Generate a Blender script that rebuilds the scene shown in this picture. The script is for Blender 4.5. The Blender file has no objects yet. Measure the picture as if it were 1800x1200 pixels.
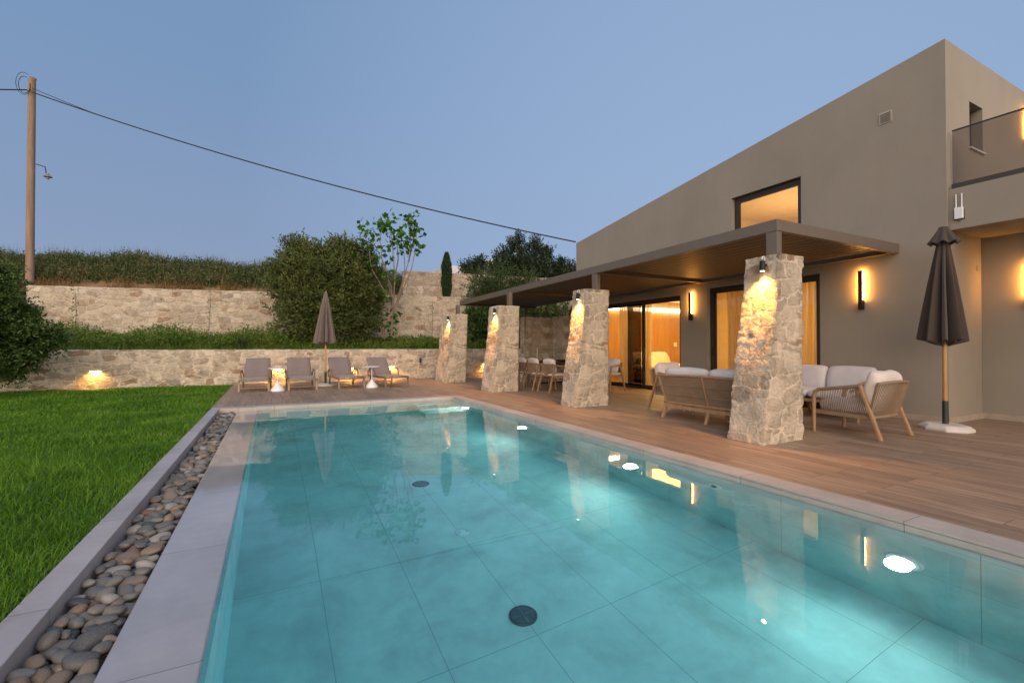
import bpy, bmesh, math, random
import numpy as np
from mathutils import Vector, Matrix, Euler
random.seed(7)
RNG = np.random.default_rng(11)
R = math.radians
SC = bpy.context.scene
COL = SC.collection

# ---------------------------------------------------------------- camera
cam_d = bpy.data.cameras.new('camera')
cam_d.sensor_width = 36.0
cam_d.lens = 812.0 / 1800.0 * 36.0
cam_d.clip_start = 0.05
cam_d.clip_end = 3000
cam = bpy.data.objects.new('camera', cam_d)
COL.objects.link(cam)
cam.location = (0, 0, 1.15)
cam.rotation_euler = (R(90 + 0.635), 0, -R(27.461))
SC.camera = cam

# ---------------------------------------------------------------- world: dusk sky
SKY_STRENGTH = 0.90
w = bpy.data.worlds.new('World')
SC.world = w
w.use_nodes = True
nt = w.node_tree
nt.nodes.clear()
tc = nt.nodes.new('ShaderNodeTexCoord')
sx = nt.nodes.new('ShaderNodeSeparateXYZ')
nt.links.new(tc.outputs['Generated'], sx.inputs[0])
rz = nt.nodes.new('ShaderNodeValToRGB')
cr = rz.color_ramp
cr.elements[0].position = 0.0;  cr.elements[0].color = (0.295, 0.34, 0.475, 1)
cr.elements[1].position = 1.0;  cr.elements[1].color = (0.15, 0.262, 0.45, 1)
e = cr.elements.new(0.10); e.color = (0.265, 0.345, 0.51, 1)
e = cr.elements.new(0.45); e.color = (0.192, 0.305, 0.50, 1)
nt.links.new(sx.outputs['Z'], rz.inputs['Fac'])
# afterglow low in the west, behind the camera
ry = nt.nodes.new('ShaderNodeMapRange')
ry.inputs['From Min'].default_value = 0.15; ry.inputs['From Max'].default_value = -1.0
dt_ = nt.nodes.new('ShaderNodeVectorMath'); dt_.operation = 'DOT_PRODUCT'; dt_.inputs[1].default_value = (.55, .835, 0)
nt.links.new(tc.outputs['Generated'], dt_.inputs[0]); nt.links.new(dt_.outputs['Value'], ry.inputs['Value'])
rh = nt.nodes.new('ShaderNodeMapRange')
rh.inputs['From Min'].default_value = 0.75; rh.inputs['From Max'].default_value = 0.02
nt.links.new(sx.outputs['Z'], rh.inputs['Value'])
mu = nt.nodes.new('ShaderNodeMath'); mu.operation = 'MULTIPLY'
nt.links.new(ry.outputs[0], mu.inputs[0]); nt.links.new(rh.outputs[0], mu.inputs[1])
mx = nt.nodes.new('ShaderNodeMix'); mx.data_type = 'RGBA'
nt.links.new(mu.outputs[0], mx.inputs['Factor'])
# the sky is paler towards the right
ds = nt.nodes.new('ShaderNodeVectorMath'); ds.operation = 'DOT_PRODUCT'; ds.inputs[1].default_value = (.80, .56, .20)
nt.links.new(tc.outputs['Generated'], ds.inputs[0])
rs = nt.nodes.new('ShaderNodeMapRange'); rs.inputs['From Min'].default_value = .55; rs.inputs['From Max'].default_value = 1.0; rs.inputs['To Max'].default_value = .75
nt.links.new(ds.outputs['Value'], rs.inputs['Value'])
mr = nt.nodes.new('ShaderNodeMix'); mr.data_type = 'RGBA'; mr.inputs['B'].default_value = (.33, .46, .68, 1)
nt.links.new(rs.outputs[0], mr.inputs['Factor']); nt.links.new(rz.outputs['Color'], mr.inputs['A'])
nt.links.new(mr.outputs['Result'], mx.inputs['A'])
mx.inputs['B'].default_value = (3.1, 2.5, 2.0, 1)
bg = nt.nodes.new('ShaderNodeBackground')
bg.inputs['Strength'].default_value = SKY_STRENGTH
nt.links.new(mx.outputs['Result'], bg.inputs['Color'])
wo = nt.nodes.new('ShaderNodeOutputWorld')
nt.links.new(bg.outputs[0], wo.inputs['Surface'])

# broad soft glow of the set sun
sun_d = bpy.data.lights.new('dusk_glow', 'SUN')
sun_d.energy = 2.1
sun_d.angle = R(70)
sun_d.color = (1.0, 0.80, 0.62)
sun = bpy.data.objects.new('dusk_glow', sun_d)
COL.objects.link(sun)
sun.rotation_euler = Vector((-0.22, -0.86, 0.46)).to_track_quat('Z', 'Y').to_euler()

SC.view_settings.view_transform = 'Standard'
SC.view_settings.look = 'None'
SC.view_settings.exposure = 0.18
SC.view_settings.gamma = 1.0
SC.render.engine = 'CYCLES'
SC.cycles.use_denoising = True
SC.cycles.max_bounces = 8
SC.cycles.diffuse_bounces = 4
SC.cycles.glossy_bounces = 4
SC.cycles.transmission_bounces = 6
SC.cycles.transparent_max_bounces = 12
SC.cycles.sample_clamp_indirect = 6.0
SC.cycles.caustics_refractive = True
SC.cycles.caustics_reflective = False

# ---------------------------------------------------------------- mesh helpers
class MB:
    def __init__(s): s.v = []; s.f = []
    def add(s, vs, fs):
        b = len(s.v); s.v += [tuple(p) for p in vs]
        s.f += [tuple(i + b for i in f) for f in fs]; return s
    def box(s, x0, x1, y0, y1, z0, z1):
        return s.add([(x0,y0,z0),(x1,y0,z0),(x1,y1,z0),(x0,y1,z0),(x0,y0,z1),(x1,y0,z1),(x1,y1,z1),(x0,y1,z1)],
              [(0,3,2,1),(4,5,6,7),(0,1,5,4),(1,2,6,5),(2,3,7,6),(3,0,4,7)])
    def beam(s, p0, p1, wd, ht, up=(0,0,1), w1=None, h1=None):
        p0 = Vector(p0); p1 = Vector(p1); d = (p1 - p0).normalized(); up = Vector(up)
        sd = d.cross(up)
        if sd.length < 1e-4: sd = d.cross(Vector((1,0,0)))
        sd.normalize(); u = sd.cross(d).normalized()
        w1 = w1 or wd; h1 = h1 or ht
        vs = []
        for p, a, b in ((p0, wd, ht), (p1, w1, h1)):
            for q, r in ((-1,-1),(1,-1),(1,1),(-1,1)): vs.append(p + sd*(q*a/2) + u*(r*b/2))
        return s.add(vs, [(3,2,1,0),(4,5,6,7),(0,1,5,4),(1,2,6,5),(2,3,7,6),(3,0,4,7)])
    def tube(s, pts, rad, n=8, cap=True):
        pts = [Vector(p) for p in pts]
        if not isinstance(rad, (list, tuple)): rad = [rad]*len(pts)
        ref = Vector((0,0,1)); rings = []
        for i, p in enumerate(pts):
            a = pts[max(i-1,0)]; b = pts[min(i+1,len(pts)-1)]; d = (b-a).normalized()
            if abs(d.dot(ref)) > .95: ref = Vector((1,0,0)) if abs(d.x) < .9 else Vector((0,1,0))
            u = d.cross(ref).normalized(); v = d.cross(u).normalized()
            ref = u.cross(d).normalized() if False else ref
            rings.append([p + (u*math.cos(2*math.pi*k/n) + v*math.sin(2*math.pi*k/n))*rad[i] for k in range(n)])
        vs = [q for r in rings for q in r]; fs = []
        for i in range(len(pts)-1):
            for k in range(n):
                fs.append((i*n+k, i*n+(k+1)%n, (i+1)*n+(k+1)%n, (i+1)*n+k))
        if cap: fs.append(tuple(range(n))[::-1]); fs.append(tuple((len(pts)-1)*n+k for k in range(n)))
        return s.add(vs, fs)
    def lathe(s, prof, n=24, c=(0,0,0), cap=True):
        vs = []; fs = []
        for r, z in prof:
            for k in range(n):
                a = 2*math.pi*k/n; vs.append((c[0]+r*math.cos(a), c[1]+r*math.sin(a), c[2]+z))
        for i in range(len(prof)-1):
            for k in range(n): fs.append((i*n+k, i*n+(k+1)%n, (i+1)*n+(k+1)%n, (i+1)*n+k))
        if cap: fs.append(tuple(range(n))[::-1]); fs.append(tuple((len(prof)-1)*n+k for k in range(n)))
        return s.add(vs, fs)
    def cushion(s, c, size, rot=None, e=0.35, nu=28, nv=16, wob=0.012, seed=0):
        # super-ellipsoid pillow
        rr = random.Random(seed); a, b, h = size[0]/2, size[1]/2, size[2]/2
        ph = [rr.uniform(0, 6.28) for _ in range(6)]
        def sp(x, p): return math.copysign(abs(x)**p, x)
        vs = []; fs = []
        for i in range(nv+1):
            t = -math.pi/2 + math.pi*i/nv
            for k in range(nu):
                q = 2*math.pi*k/nu
                x = a*sp(math.cos(t), e+.15)*sp(math.cos(q), e); y = b*sp(math.cos(t), e+.15)*sp(math.sin(q), e)
                z = h*sp(math.sin(t), .8)
                cr_ = 1 - .22*(abs(x)/a)**4*(abs(y)/b)**4
                z *= cr_
                d = wob*(math.sin(9*x/a*.5+ph[0])*math.sin(7*y/b*.5+ph[1]) + .5*math.sin(13*x+11*z+ph[2]))
                v = Vector((x, y, z + d*math.cos(t)))
                if rot is not None: v = rot @ v
                vs.append(v + Vector(c))
        for i in range(nv):
            for k in range(nu): fs.append((i*nu+k, i*nu+(k+1)%nu, (i+1)*nu+(k+1)%nu, (i+1)*nu+k))
        return s.add(vs, fs)
    def build(s, name, mat, parent=None, smooth=False, bevel=0, seg=2):
        me = bpy.data.meshes.new(name); me.from_pydata(s.v, [], s.f); me.update()
        o = bpy.data.objects.new(name, me); COL.objects.link(o)
        if mat: me.materials.append(mat)
        if smooth:
            me.polygons.foreach_set('use_smooth', [True]*len(me.polygons))
            try: me.set_sharp_from_angle(angle=R(40))
            except Exception: pass
        if bevel:
            m = o.modifiers.new('bevel', 'BEVEL'); m.width = bevel; m.segments = seg; m.limit_method = 'ANGLE'; m.angle_limit = R(30)
        if parent: o.parent = parent
        return o

def np_mesh(name, V, F, mat, parent=None, smooth=False):
    """V (n,3), F (m,k) arrays -> object"""
    V = np.asarray(V, dtype=np.float32); F = np.asarray(F, dtype=np.int32)
    me = bpy.data.meshes.new(name); k = F.shape[1]
    me.vertices.add(len(V)); me.vertices.foreach_set('co', V.ravel())
    me.loops.add(F.size); me.loops.foreach_set('vertex_index', F.ravel())
    me.polygons.add(len(F)); me.polygons.foreach_set('loop_start', np.arange(0, F.size, k, dtype=np.int32))
    me.polygons.foreach_set('use_smooth', np.full(len(F), smooth))
    me.update(calc_edges=True); me.validate()
    me.materials.append(mat)
    o = bpy.data.objects.new(name, me); COL.objects.link(o)
    if parent: o.parent = parent
    return o

def tag(o, label=None, cat=None, group=None, kind=None):
    if label: o['label'] = label
    if cat: o['category'] = cat
    if group: o['group'] = group
    if kind: o['kind'] = kind
    return o
def thing(name, label, cat, loc=(0,0,0), rz=0.0, group=None):
    o = bpy.data.objects.new(name, None); COL.objects.link(o)
    o.empty_display_size = .2
    o.location = loc; o.rotation_euler = (0,0,rz)
    return tag(o, label, cat, group)
def copy_tree(o, loc=None, rz=None, label=None):
    def rec(a, par):
        c = a.copy(); COL.objects.link(c); c.parent = par
        for ch in list(a.children): rec(ch, c)
        return c
    c = rec(o, None)
    if loc is not None: c.location = loc
    if rz is not None: c.rotation_euler = (0,0,rz)
    if label: c['label'] = label
    return c

# ---------------------------------------------------------------- materials
class NT:
    def __init__(s, name):
        s.m = bpy.data.materials.new(name); s.m.use_nodes = True
        s.t = s.m.node_tree; s.b = s.t.nodes['Principled BSDF']; s.out = s.t.nodes['Material Output']
    def n(s, typ, **kw):
        nd = s.t.nodes.new('ShaderNode' + typ)
        for k, v in kw.items():
            if k in ('operation','data_type','blend_type','feature','distance','noise_dimensions','voronoi_dimensions','offset_frequency','squash_frequency','offset','squash','vector_type','wave_type','bands_direction','clamp','normalize'):
                setattr(nd, k, v)
            else: nd.inputs[k.replace('_', ' ')].default_value = v
        return nd
    def l(s, a, b): s.t.links.new(a, b)
    def coord(s, kind='Object'):
        return s.n('TexCoord').outputs[kind]
    def mapping(s, src, scale=(1,1,1), rot=(0,0,0), loc=(0,0,0)):
        m = s.n('Mapping'); m.inputs['Scale'].default_value = scale; m.inputs['Rotation'].default_value = rot; m.inputs['Location'].default_value = loc
        s.l(src, m.inputs['Vector']); return m.outputs[0]
    def noise(s, src, sc=5., det=4., rough=.55, dist=0.):
        nd = s.n('TexNoise', Scale=sc, Detail=det, Roughness=rough, Distortion=dist); s.l(src, nd.inputs['Vector']); return nd
    def ramp(s, fac, stops):
        r = s.n('ValToRGB'); c = r.color_ramp
        c.elements[0].position = stops[0][0]; c.elements[0].color = (*stops[0][1], 1)
        c.elements[1].position = stops[-1][0]; c.elements[1].color = (*stops[-1][1], 1)
        for p, q in stops[1:-1]:
            e = c.elements.new(p); e.color = (*q, 1)
        s.l(fac, r.inputs['Fac']); return r.outputs['Color']
    def mixc(s, fac, a, b, mode='MIX'):
        m = s.n('Mix', data_type='RGBA', blend_type=mode)
        for v, k in ((fac,'Factor'),(a,'A'),(b,'B')):
            if hasattr(v, 'is_linked'): s.l(v, m.inputs[k])
            elif k == 'Factor': m.inputs[k].default_value = v
            else: m.inputs[k].default_value = (*v, 1)
        return m.outputs['Result']
    def math(s, op, a, b=0.0, clamp=False):
        m = s.n('Math', operation=op); m.use_clamp = clamp
        for i, v in enumerate((a, b)):
            if hasattr(v, 'is_linked'): s.l(v, m.inputs[i])
            else: m.inputs[i].default_value = v
        return m.outputs[0]
    def rng(s, v, a, b, c=0., d=1.):
        m = s.n('MapRange'); s.l(v, m.inputs['Value'])
        for k, x in zip(('From Min','From Max','To Min','To Max'), (a,b,c,d)): m.inputs[k].default_value = x
        return m.outputs[0]
    def bump(s, h, st=.3, dist=.01):
        b = s.n('Bump', Strength=st, Distance=dist); s.l(h, b.inputs['Height']); s.l(b.outputs[0], s.b.inputs['Normal']); return b
    def set(s, **kw):
        for k, v in kw.items():
            k = k.replace('_', ' ')
            if hasattr(v, 'is_linked'): s.l(v, s.b.inputs[k])
            elif isinstance(v, tuple): s.b.inputs[k].default_value = (*v, 1)
            else: s.b.inputs[k].default_value = v
        return s

def simple(name, col, rough=.6, metal=0., var=.12, nsc=6., bump=0., bsc=60., bdist=.002):
    t = NT(name); c = t.coord()
    nz = t.noise(c, nsc, 5.)
    a = tuple(x*(1-var) for x in col); b = tuple(min(1, x*(1+var)) for x in col)
    t.set(Base_Color=t.ramp(nz.outputs['Fac'], [(.3, a), (.7, b)]), Roughness=rough, Metallic=metal)
    if bump: t.bump(t.noise(c, bsc, 3.).outputs['Fac'], bump, bdist)
    return t.m
def emit(name, col, st):
    t = NT(name); t.set(Base_Color=(0,0,0), Emission_Color=col, Emission_Strength=st, Roughness=.5); return t.m
def stucco(name, col):
    t = NT(name); c = t.coord()
    n1 = t.noise(c, .8, 5., .6); n2 = t.noise(t.mapping(c, (1., 1., .35)), 3., 6., .65)
    b = t.ramp(n1.outputs['Fac'], [(.3, tuple(x*.90 for x in col)), (.7, tuple(x*1.07 for x in col))])
    b = t.mixc(.25, b, t.ramp(n2.outputs['Fac'], [(.35, tuple(x*.9 for x in col)), (.65, tuple(x*1.08 for x in col))]))
    t.set(Base_Color=b, Roughness=.9)
    t.bump(t.noise(c, 160., 3.).outputs['Fac'], .35, .003)
    return t.m
def masonry(name, sc=(3.2, 3.2, 5.0), disp=.018, mortar=(.63,.545,.44), seed=0., grey=0.0, smooth=.0, smear=.45, cell=.62, fine=.9):
    t = NT(name); c = t.coord()
    nz = t.noise(c, 2.3, 3.); dv = t.n('VectorMath', operation='SCALE'); t.l(nz.outputs['Color'], dv.inputs[0]); dv.inputs['Scale'].default_value = .20
    ad = t.n('VectorMath', operation='ADD'); t.l(c, ad.inputs[0]); t.l(dv.outputs[0], ad.inputs[1])
    nz2 = t.noise(c, 16., 2.); dv2 = t.n('VectorMath', operation='SCALE'); t.l(nz2.outputs['Color'], dv2.inputs[0]); dv2.inputs['Scale'].default_value = .035
    ad2 = t.n('VectorMath', operation='ADD'); t.l(ad.outputs[0], ad2.inputs[0]); t.l(dv2.outputs[0], ad2.inputs[1])
    v = t.mapping(ad2.outputs[0], sc, loc=(seed, seed*.7, seed*1.3))
    vo = t.n('TexVoronoi', feature='F1', distance='CHEBYCHEV'); vo.inputs['Scale'].default_value = 1.; vo.inputs['Randomness'].default_value = .78; t.l(v, vo.inputs['Vector'])
    vf = t.n('TexVoronoi', feature='F2', distance='CHEBYCHEV'); vf.inputs['Scale'].default_value = 1.; vf.inputs['Randomness'].default_value = .78; t.l(v, vf.inputs['Vector'])
    ed = t.math('SUBTRACT', vf.outputs['Distance'], vo.outputs['Distance'])
    mask = t.rng(ed, .035, .13)                     # 0 mortar, 1 stone
    sp = t.n('SeparateColor'); t.l(vo.outputs['Color'], sp.inputs[0])
    g = grey
    stone = t.ramp(sp.outputs[0], [(0., (.44,.375,.30)), (.18, (.56,.49,.40)), (.32, (.36,.31,.25)), (.46, (.66,.60,.51)), (.58, (.27,.24,.205)), (.68, (.52,.44,.34)), (.78, (.30,.22,.15)), (.84, (.68,.63,.55)), (.92, (.40,.33,.25)), (.945, (.26,.15,.075))])
    for_ramp = t.t.nodes[-1]
    stone = t.mixc(.32, stone, t.ramp(t.noise(c, 9., 6., .65).outputs['Fac'], [(.28, (.20,.17,.14)), (.5, (.45,.40,.33)), (.72, (.68,.62,.54))]), 'MIX')
    stone = t.mixc(.5, stone, t.ramp(t.noise(c, 45., 5., .7).outputs['Fac'], [(.3, (.55,.5,.46)), (.6, (1.,1.,1.))]), 'MULTIPLY')
    mort = t.ramp(t.noise(c, 5., 6., .6).outputs['Fac'], [(.3, tuple(x*.82 for x in mortar)), (.7, tuple(min(1,x*1.15) for x in mortar))])
    blot = t.ramp(t.noise(c, 4.2, 7., .68, .6).outputs['Fac'], [(.30, (.56,.50,.43)), (.42, (.94,.91,.86)), (.58, (1.10,1.07,1.02)), (.72, (1.25,1.20,1.12))])
    pits = t.ramp(t.noise(c, 26., 5., .75).outputs['Fac'], [(.30, (.50,.43,.35)), (.42, (1.,1.,1.))])
    # smeared pointing: some stones half covered
    sm = t.rng(t.noise(c, 1.9, 5., .6).outputs['Fac'], .47, .62)
    mk = t.math('MULTIPLY', mask, t.math('SUBTRACT', 1.0, t.math('MULTIPLY', sm, smear)))
    t.set(Base_Color=t.mixc(1., t.mixc(1., t.mixc(mk, mort, stone), blot, 'MULTIPLY'), pits, 'MULTIPLY'), Roughness=.92)
    hh = t.math('MULTIPLY', t.math('ADD', t.math('MULTIPLY', t.rng(ed, .03, .16), .55), t.math('MULTIPLY', sp.outputs[1], .45)), cell)
    h2 = t.math('ADD', hh, t.math('ADD', t.math('MULTIPLY', t.noise(c, 8., 8., .72).outputs['Fac'], fine), t.math('MULTIPLY', t.noise(c, 38., 4., .7).outputs['Fac'], fine*.35)))
    dp = t.n('Displacement', Midlevel=.7, Scale=disp); t.l(h2, dp.inputs['Height']); t.l(dp.outputs[0], t.out.inputs['Displacement'])
    t.m.displacement_method = 'BOTH'
    return t.m
def wood(name, a, b, axis=2, sc=14., rough=.6):
    t = NT(name); c = t.coord(); s3 = [sc, sc, sc]; s3[axis] = sc*.08
    n = t.noise(t.mapping(c, tuple(s3)), 1.6, 6., .6, .6)
    t.set(Base_Color=t.ramp(n.outputs['Fac'], [(.3, a), (.7, b)]), Roughness=rough)
    t.bump(n.outputs['Fac'], .15, .002); return t.m
def fabric(name, col, weave=700., rough=.9):
    t = NT(name); c = t.coord()
    n = t.noise(c, 3.5, 4.)
    t.set(Base_Color=t.ramp(n.outputs['Fac'], [(.3, tuple(x*.9 for x in col)), (.7, tuple(min(1,x*1.06) for x in col))]), Roughness=rough, Sheen_Weight=.2)
    h = t.math('ADD', t.noise(c, 260., 2.).outputs['Fac'], t.math('MULTIPLY', t.noise(c, 9., 3.).outputs['Fac'], 2.))
    t.bump(h, .3, .004); return t.m
def leaf(name, cols, trans=.35, rough=.45):
    t = NT(name); g = t.n('NewGeometry')
    c = t.coord(); nz = t.noise(c, 1.1, 2.)
    f = t.math('ADD', t.math('MULTIPLY', g.outputs['Random Per Island'], .6), t.math('MULTIPLY', t.rng(nz.outputs['Fac'], .3, .7), .42), True)
    k = len(cols); col = t.ramp(f, [(.08 + .85*i/(k-1), q) for i, q in enumerate(cols)])
    t.set(Base_Color=col, Roughness=rough)
    t.b.inputs['Specular IOR Level'].default_value = .35
    tr = t.n('BsdfTranslucent'); t.l(col, tr.inputs['Color'])
    ms = t.n('MixShader'); ms.inputs[0].default_value = trans
    t.l(t.b.outputs[0], ms.inputs[1]); t.l(tr.outputs[0], ms.inputs[2]); t.l(ms.outputs[0], t.out.inputs['Surface'])
    return t.m
def clear_glass(name, tint=(1,1,1), refl=1.0):
    t = NT(name); t.t.nodes.remove(t.b)
    tr = t.n('BsdfTransparent'); tr.inputs['Color'].default_value = (*tint, 1)
    gl = t.n('BsdfGlossy'); gl.inputs['Roughness'].default_value = .01
    fr = t.n('Fresnel', IOR=1.5)
    ge = t.n('NewGeometry'); fm = t.math('MULTIPLY', t.math('MULTIPLY', fr.outputs[0], refl, True), t.math('SUBTRACT', 1.0, ge.outputs['Backfacing']))
    ms = t.n('MixShader'); t.l(fm, ms.inputs[0]); t.l(tr.outputs[0], ms.inputs[1]); t.l(gl.outputs[0], ms.inputs[2]); t.l(ms.outputs[0], t.out.inputs['Surface'])
    return t.m

M = {}
M['stucco'] = stucco('beige_stucco', (.290, .256, .210))
M['stucco_end'] = M['stucco']
M['skirting'] = simple('skirting_stone', (.36,.30,.24), .7, bump=.2)
M['mason_pillar'] = masonry('pillar_masonry', (3.3, 3.3, 5.2), .050, seed=3.1, cell=.36, fine=1.2, smear=.6)
M['mason_low'] = masonry('low_wall_masonry', (2.7, 2.7, 6.2), .044, seed=8.3, cell=.62, fine=1.0, smear=.35)
M['mason_up'] = masonry('upper_wall_masonry', (2.3, 2.3, 5.0), .040, mortar=(.50,.43,.345), seed=1.7, smear=.35)
M['mason_block'] = masonry('block_masonry', (2.9, 2.9, 4.8), .035, mortar=(.36,.295,.22), seed=5.9)
M['coping'] = None
def stone_slab(name, col, joint_axis, period, off=0., rough=.55, wet=False, jcol=.6):
    t = NT(name); c = t.coord()
    n1 = t.noise(c, 1.7, 6., .6); n2 = t.noise(c, 14., 5., .6)
    b = t.ramp(n1.outputs['Fac'], [(.3, tuple(x*.78 for x in col)), (.7, tuple(x*1.14 for x in col))])
    b = t.mixc(.25, b, t.ramp(n2.outputs['Fac'], [(.3, tuple(x*.8 for x in col)), (.7, tuple(min(1,x*1.15) for x in col))]))
    sp = t.n('SeparateXYZ'); t.l(c, sp.inputs[0]); ax = sp.outputs[joint_axis]
    fr = t.math('FRACT', t.math('DIVIDE', t.math('ADD', ax, 100*period - off), period))
    d = t.math('MINIMUM', fr, t.math('SUBTRACT', 1.0, fr))
    j = t.math('LESS_THAN', d, .0028/period)
    fl = t.math('FLOOR', t.math('DIVIDE', t.math('ADD', ax, 100*period - off), period))
    wn = t.n('TexWhiteNoise', noise_dimensions='1D'); t.l(fl, wn.inputs['W'])
    b = t.mixc(1.0, b, t.ramp(wn.outputs['Value'], [(0., (.93,.93,.93)), (1., (1.06,1.05,1.04))]), 'MULTIPLY')
    b = t.mixc(j, b, tuple(x*jcol*.6 for x in col))
    t.set(Base_Color=b, Roughness=rough)
    if wet: t.set(Coat_Weight=1.0, Coat_Roughness=.03)
    t.bump(t.math('SUBTRACT', t.noise(c, 90., 3.).outputs['Fac'], t.math('MULTIPLY', j, 3.)), .12, .002)
    return t.m
M['kerb_stone'] = stone_slab('kerb_stone', (.41,.385,.40), 1, 1.2, .35)
M['coping_stone'] = stone_slab('coping_stone', (.46,.41,.37), 1, 1.2, .32)
M['coping_far'] = stone_slab('coping_far_stone', (.46,.41,.37), 0, .6, .05)
M['coping_wet'] = stone_slab('coping_wet_stone', (.40,.37,.375), 1, 1.2, .95, rough=.35, wet=True)

def deck_mat():
    t = NT('wood_look_planks'); c = t.coord()
    sp = t.n('SeparateXYZ'); t.l(c, sp.inputs[0]); cb = t.n('CombineXYZ'); t.l(sp.outputs[1], cb.inputs[0]); t.l(sp.outputs[0], cb.inputs[1])
    br = t.n('TexBrick', offset=.37, offset_frequency=2, Scale=1.0, Brick_Width=1.2, Row_Height=.2, Mortar_Size=.0022, Mortar_Smooth=0.)
    br.inputs['Color1'].default_value = (0,0,0,1); br.inputs['Color2'].default_value = (1,1,1,1); br.inputs['Mortar'].default_value = (.5,.5,.5,1)
    t.l(cb.outputs[0], br.inputs['Vector'])
    # per-plank random shift of the grain
    gv = t.n('VectorMath', operation='ADD'); t.l(t.mapping(cb.outputs[0], (1.3, 22., 1.)), gv.inputs[0])
    sc2 = t.n('VectorMath', operation='SCALE'); t.l(br.outputs['Color'], sc2.inputs[0]); sc2.inputs['Scale'].default_value = 9.; t.l(sc2.outputs[0], gv.inputs[1])
    g = t.noise(gv.outputs[0], 1.0, 6., .62, .8)
    base = t.ramp(g.outputs['Fac'], [(.30, (.19,.128,.088)), (.5, (.305,.213,.148)), (.70, (.43,.32,.235))])
    base = t.mixc(1., base, t.ramp(br.outputs['Color'], [(0., (.80,.79,.80)), (1., (1.12,1.10,1.07))]), 'MULTIPLY')
    base = t.mixc(br.outputs['Fac'], base, (.07,.05,.04))
    t.set(Base_Color=base, Roughness=.5)
    t.bump(t.math('SUBTRACT', g.outputs['Fac'], t.math('MULTIPLY', br.outputs['Fac'], 2.)), .15, .003)
    return t.m
M['deck'] = deck_mat()
def pool_mat(name, ox, oy, vert=False, col=(.62,.70,.655)):
    t = NT(name); c = t.coord()
    sp = t.n('SeparateXYZ'); t.l(c, sp.inputs[0])
    def joint(ax, period, off):
        fr = t.math('FRACT', t.math('DIVIDE', t.math('ADD', ax, 60*period - off), period))
        d = t.math('MINIMUM', fr, t.math('SUBTRACT', 1.0, fr)); return t.math('LESS_THAN', d, .0022/period)
    if vert: j = t.math('MAXIMUM', joint(sp.outputs[1], 1.2, oy), joint(sp.outputs[2], .6, -.12))
    else: j = t.math('MAXIMUM', joint(sp.outputs[0], .6, ox), joint(sp.outputs[1], 1.17, oy))
    n1 = t.noise(c, 1.5, 7., .62, .4); n2 = t.noise(c, 6., 6., .7)
    b = t.ramp(n1.outputs['Fac'], [(.3, tuple(x*.64 for x in col)), (.5, col), (.7, tuple(x*1.2 for x in col))])
    b = t.mixc(.35, b, t.ramp(n2.outputs['Fac'], [(.3, tuple(x*.72 for x in col)), (.7, tuple(x*1.15 for x in col))]))
    b = t.mixc(j, b, tuple(x*.50 for x in col))
    t.set(Base_Color=b, Roughness=.6); return t.m
M['pool_floor'] = pool_mat('pool_floor_tile', .33, 2.59)
M['pool_wall_lit'] = pool_mat('lit_pool_wall_tile', 0, 1.15, True, (.84,.88,.87))  # lighter copy of the wall tile: brightness of the lit side put into its colour
M['pool_wall'] = pool_mat('pool_wall_tile', 0, 1.15, True)
M['frame_dark'] = simple('dark_bronze_aluminium', (.045,.036,.030), .4, .3)
M['pergola'] = simple('taupe_aluminium', (.155,.128,.105), .5, .2, var=.04)
M['louver'] = simple('taupe_louvre', (.11,.088,.072), .55, .2, var=.05)
M['teak'] = wood('teak_wood', (.27,.155,.075), (.40,.245,.13), 2)
M['rope'] = simple('beige_rope', (.25,.175,.112), .9, bump=.6, bsc=220., bdist=.004)
M['rope_panel'] = None
M['cushion'] = fabric('pale_grey_cushion', (.60,.57,.58))
M['cushion_warm'] = fabric('cream_pillow', (.66,.58,.53))
M['parasol'] = fabric('brown_parasol_cloth', (.055,.038,.030))
M['parasol_far'] = fabric('taupe_parasol_cloth', (.145,.112,.095))
M['parasol_pole'] = wood('parasol_pole_wood', (.36,.19,.07), (.50,.29,.12), 2)
M['black_metal'] = simple('black_metal', (.018,.016,.015), .45, .5)
M['green_black'] = simple('dark_green_sleeve', (.018,.028,.022), .5)
M['base_white'] = simple('white_cast_stone', (.62,.57,.53), .8, bump=.3)
M['white'] = simple('white_plastic', (.75,.75,.76), .45, var=.03)
M['sling'] = fabric('taupe_sling_mesh', (.20,.162,.152))
M['lounger_frame'] = simple('champagne_metal', (.20,.14,.09), .4, .4)
M['curtain'] = None
M['lamp_warm'] = emit('warm_led', (1.0, .42, .08), 95.)
M['lamp_spot'] = emit('spot_lens', (1.0, .72, .38), 22.)
M['lamp_brick'] = emit('brick_light_lens', (1.0, .50, .12), 22.)
M['pool_lens'] = emit('pool_light_lens', (.92, 1.0, .96), 34.)
M['cove'] = emit('cove_led', (1.0, .80, .50), 12.)
M['room_wall'] = simple('room_plaster', (.62,.50,.33), .9, var=.05)
M['room_wood'] = wood('room_wood_panel', (.36,.19,.07), (.50,.28,.11), 2, 5.)
M['room_floor'] = simple('room_floor_tile', (.38,.29,.2), .5)
M['glass'] = clear_glass('window_glass', (.93,.95,.94), 1.3)
M['glass_smoke'] = clear_glass('smoked_glass', (.66,.62,.58), 1.0)
M['wood_pole'] = wood('weathered_pole_wood', (.19,.125,.085), (.32,.225,.16), 2, 6., .85)
M['wire'] = simple('black_cable', (.012,.012,.015), .6)
M['bark'] = simple('bark', (.13,.10,.075), .9, bump=.6, bsc=30., bdist=.01)
M['bark_pale'] = simple('pale_bark', (.20,.16,.125), .9, bump=.4)
M['soil'] = simple('dry_soil', (.21,.125,.06), .95, var=.4, nsc=1.3, bump=.8, bsc=5., bdist=.05)
M['lawn_soil'] = simple('lawn_soil', (.035,.055,.014), .95, var=.3)
M['terr'] = simple('terrace_earth', (.06,.055,.025), .95, var=.3)
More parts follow.
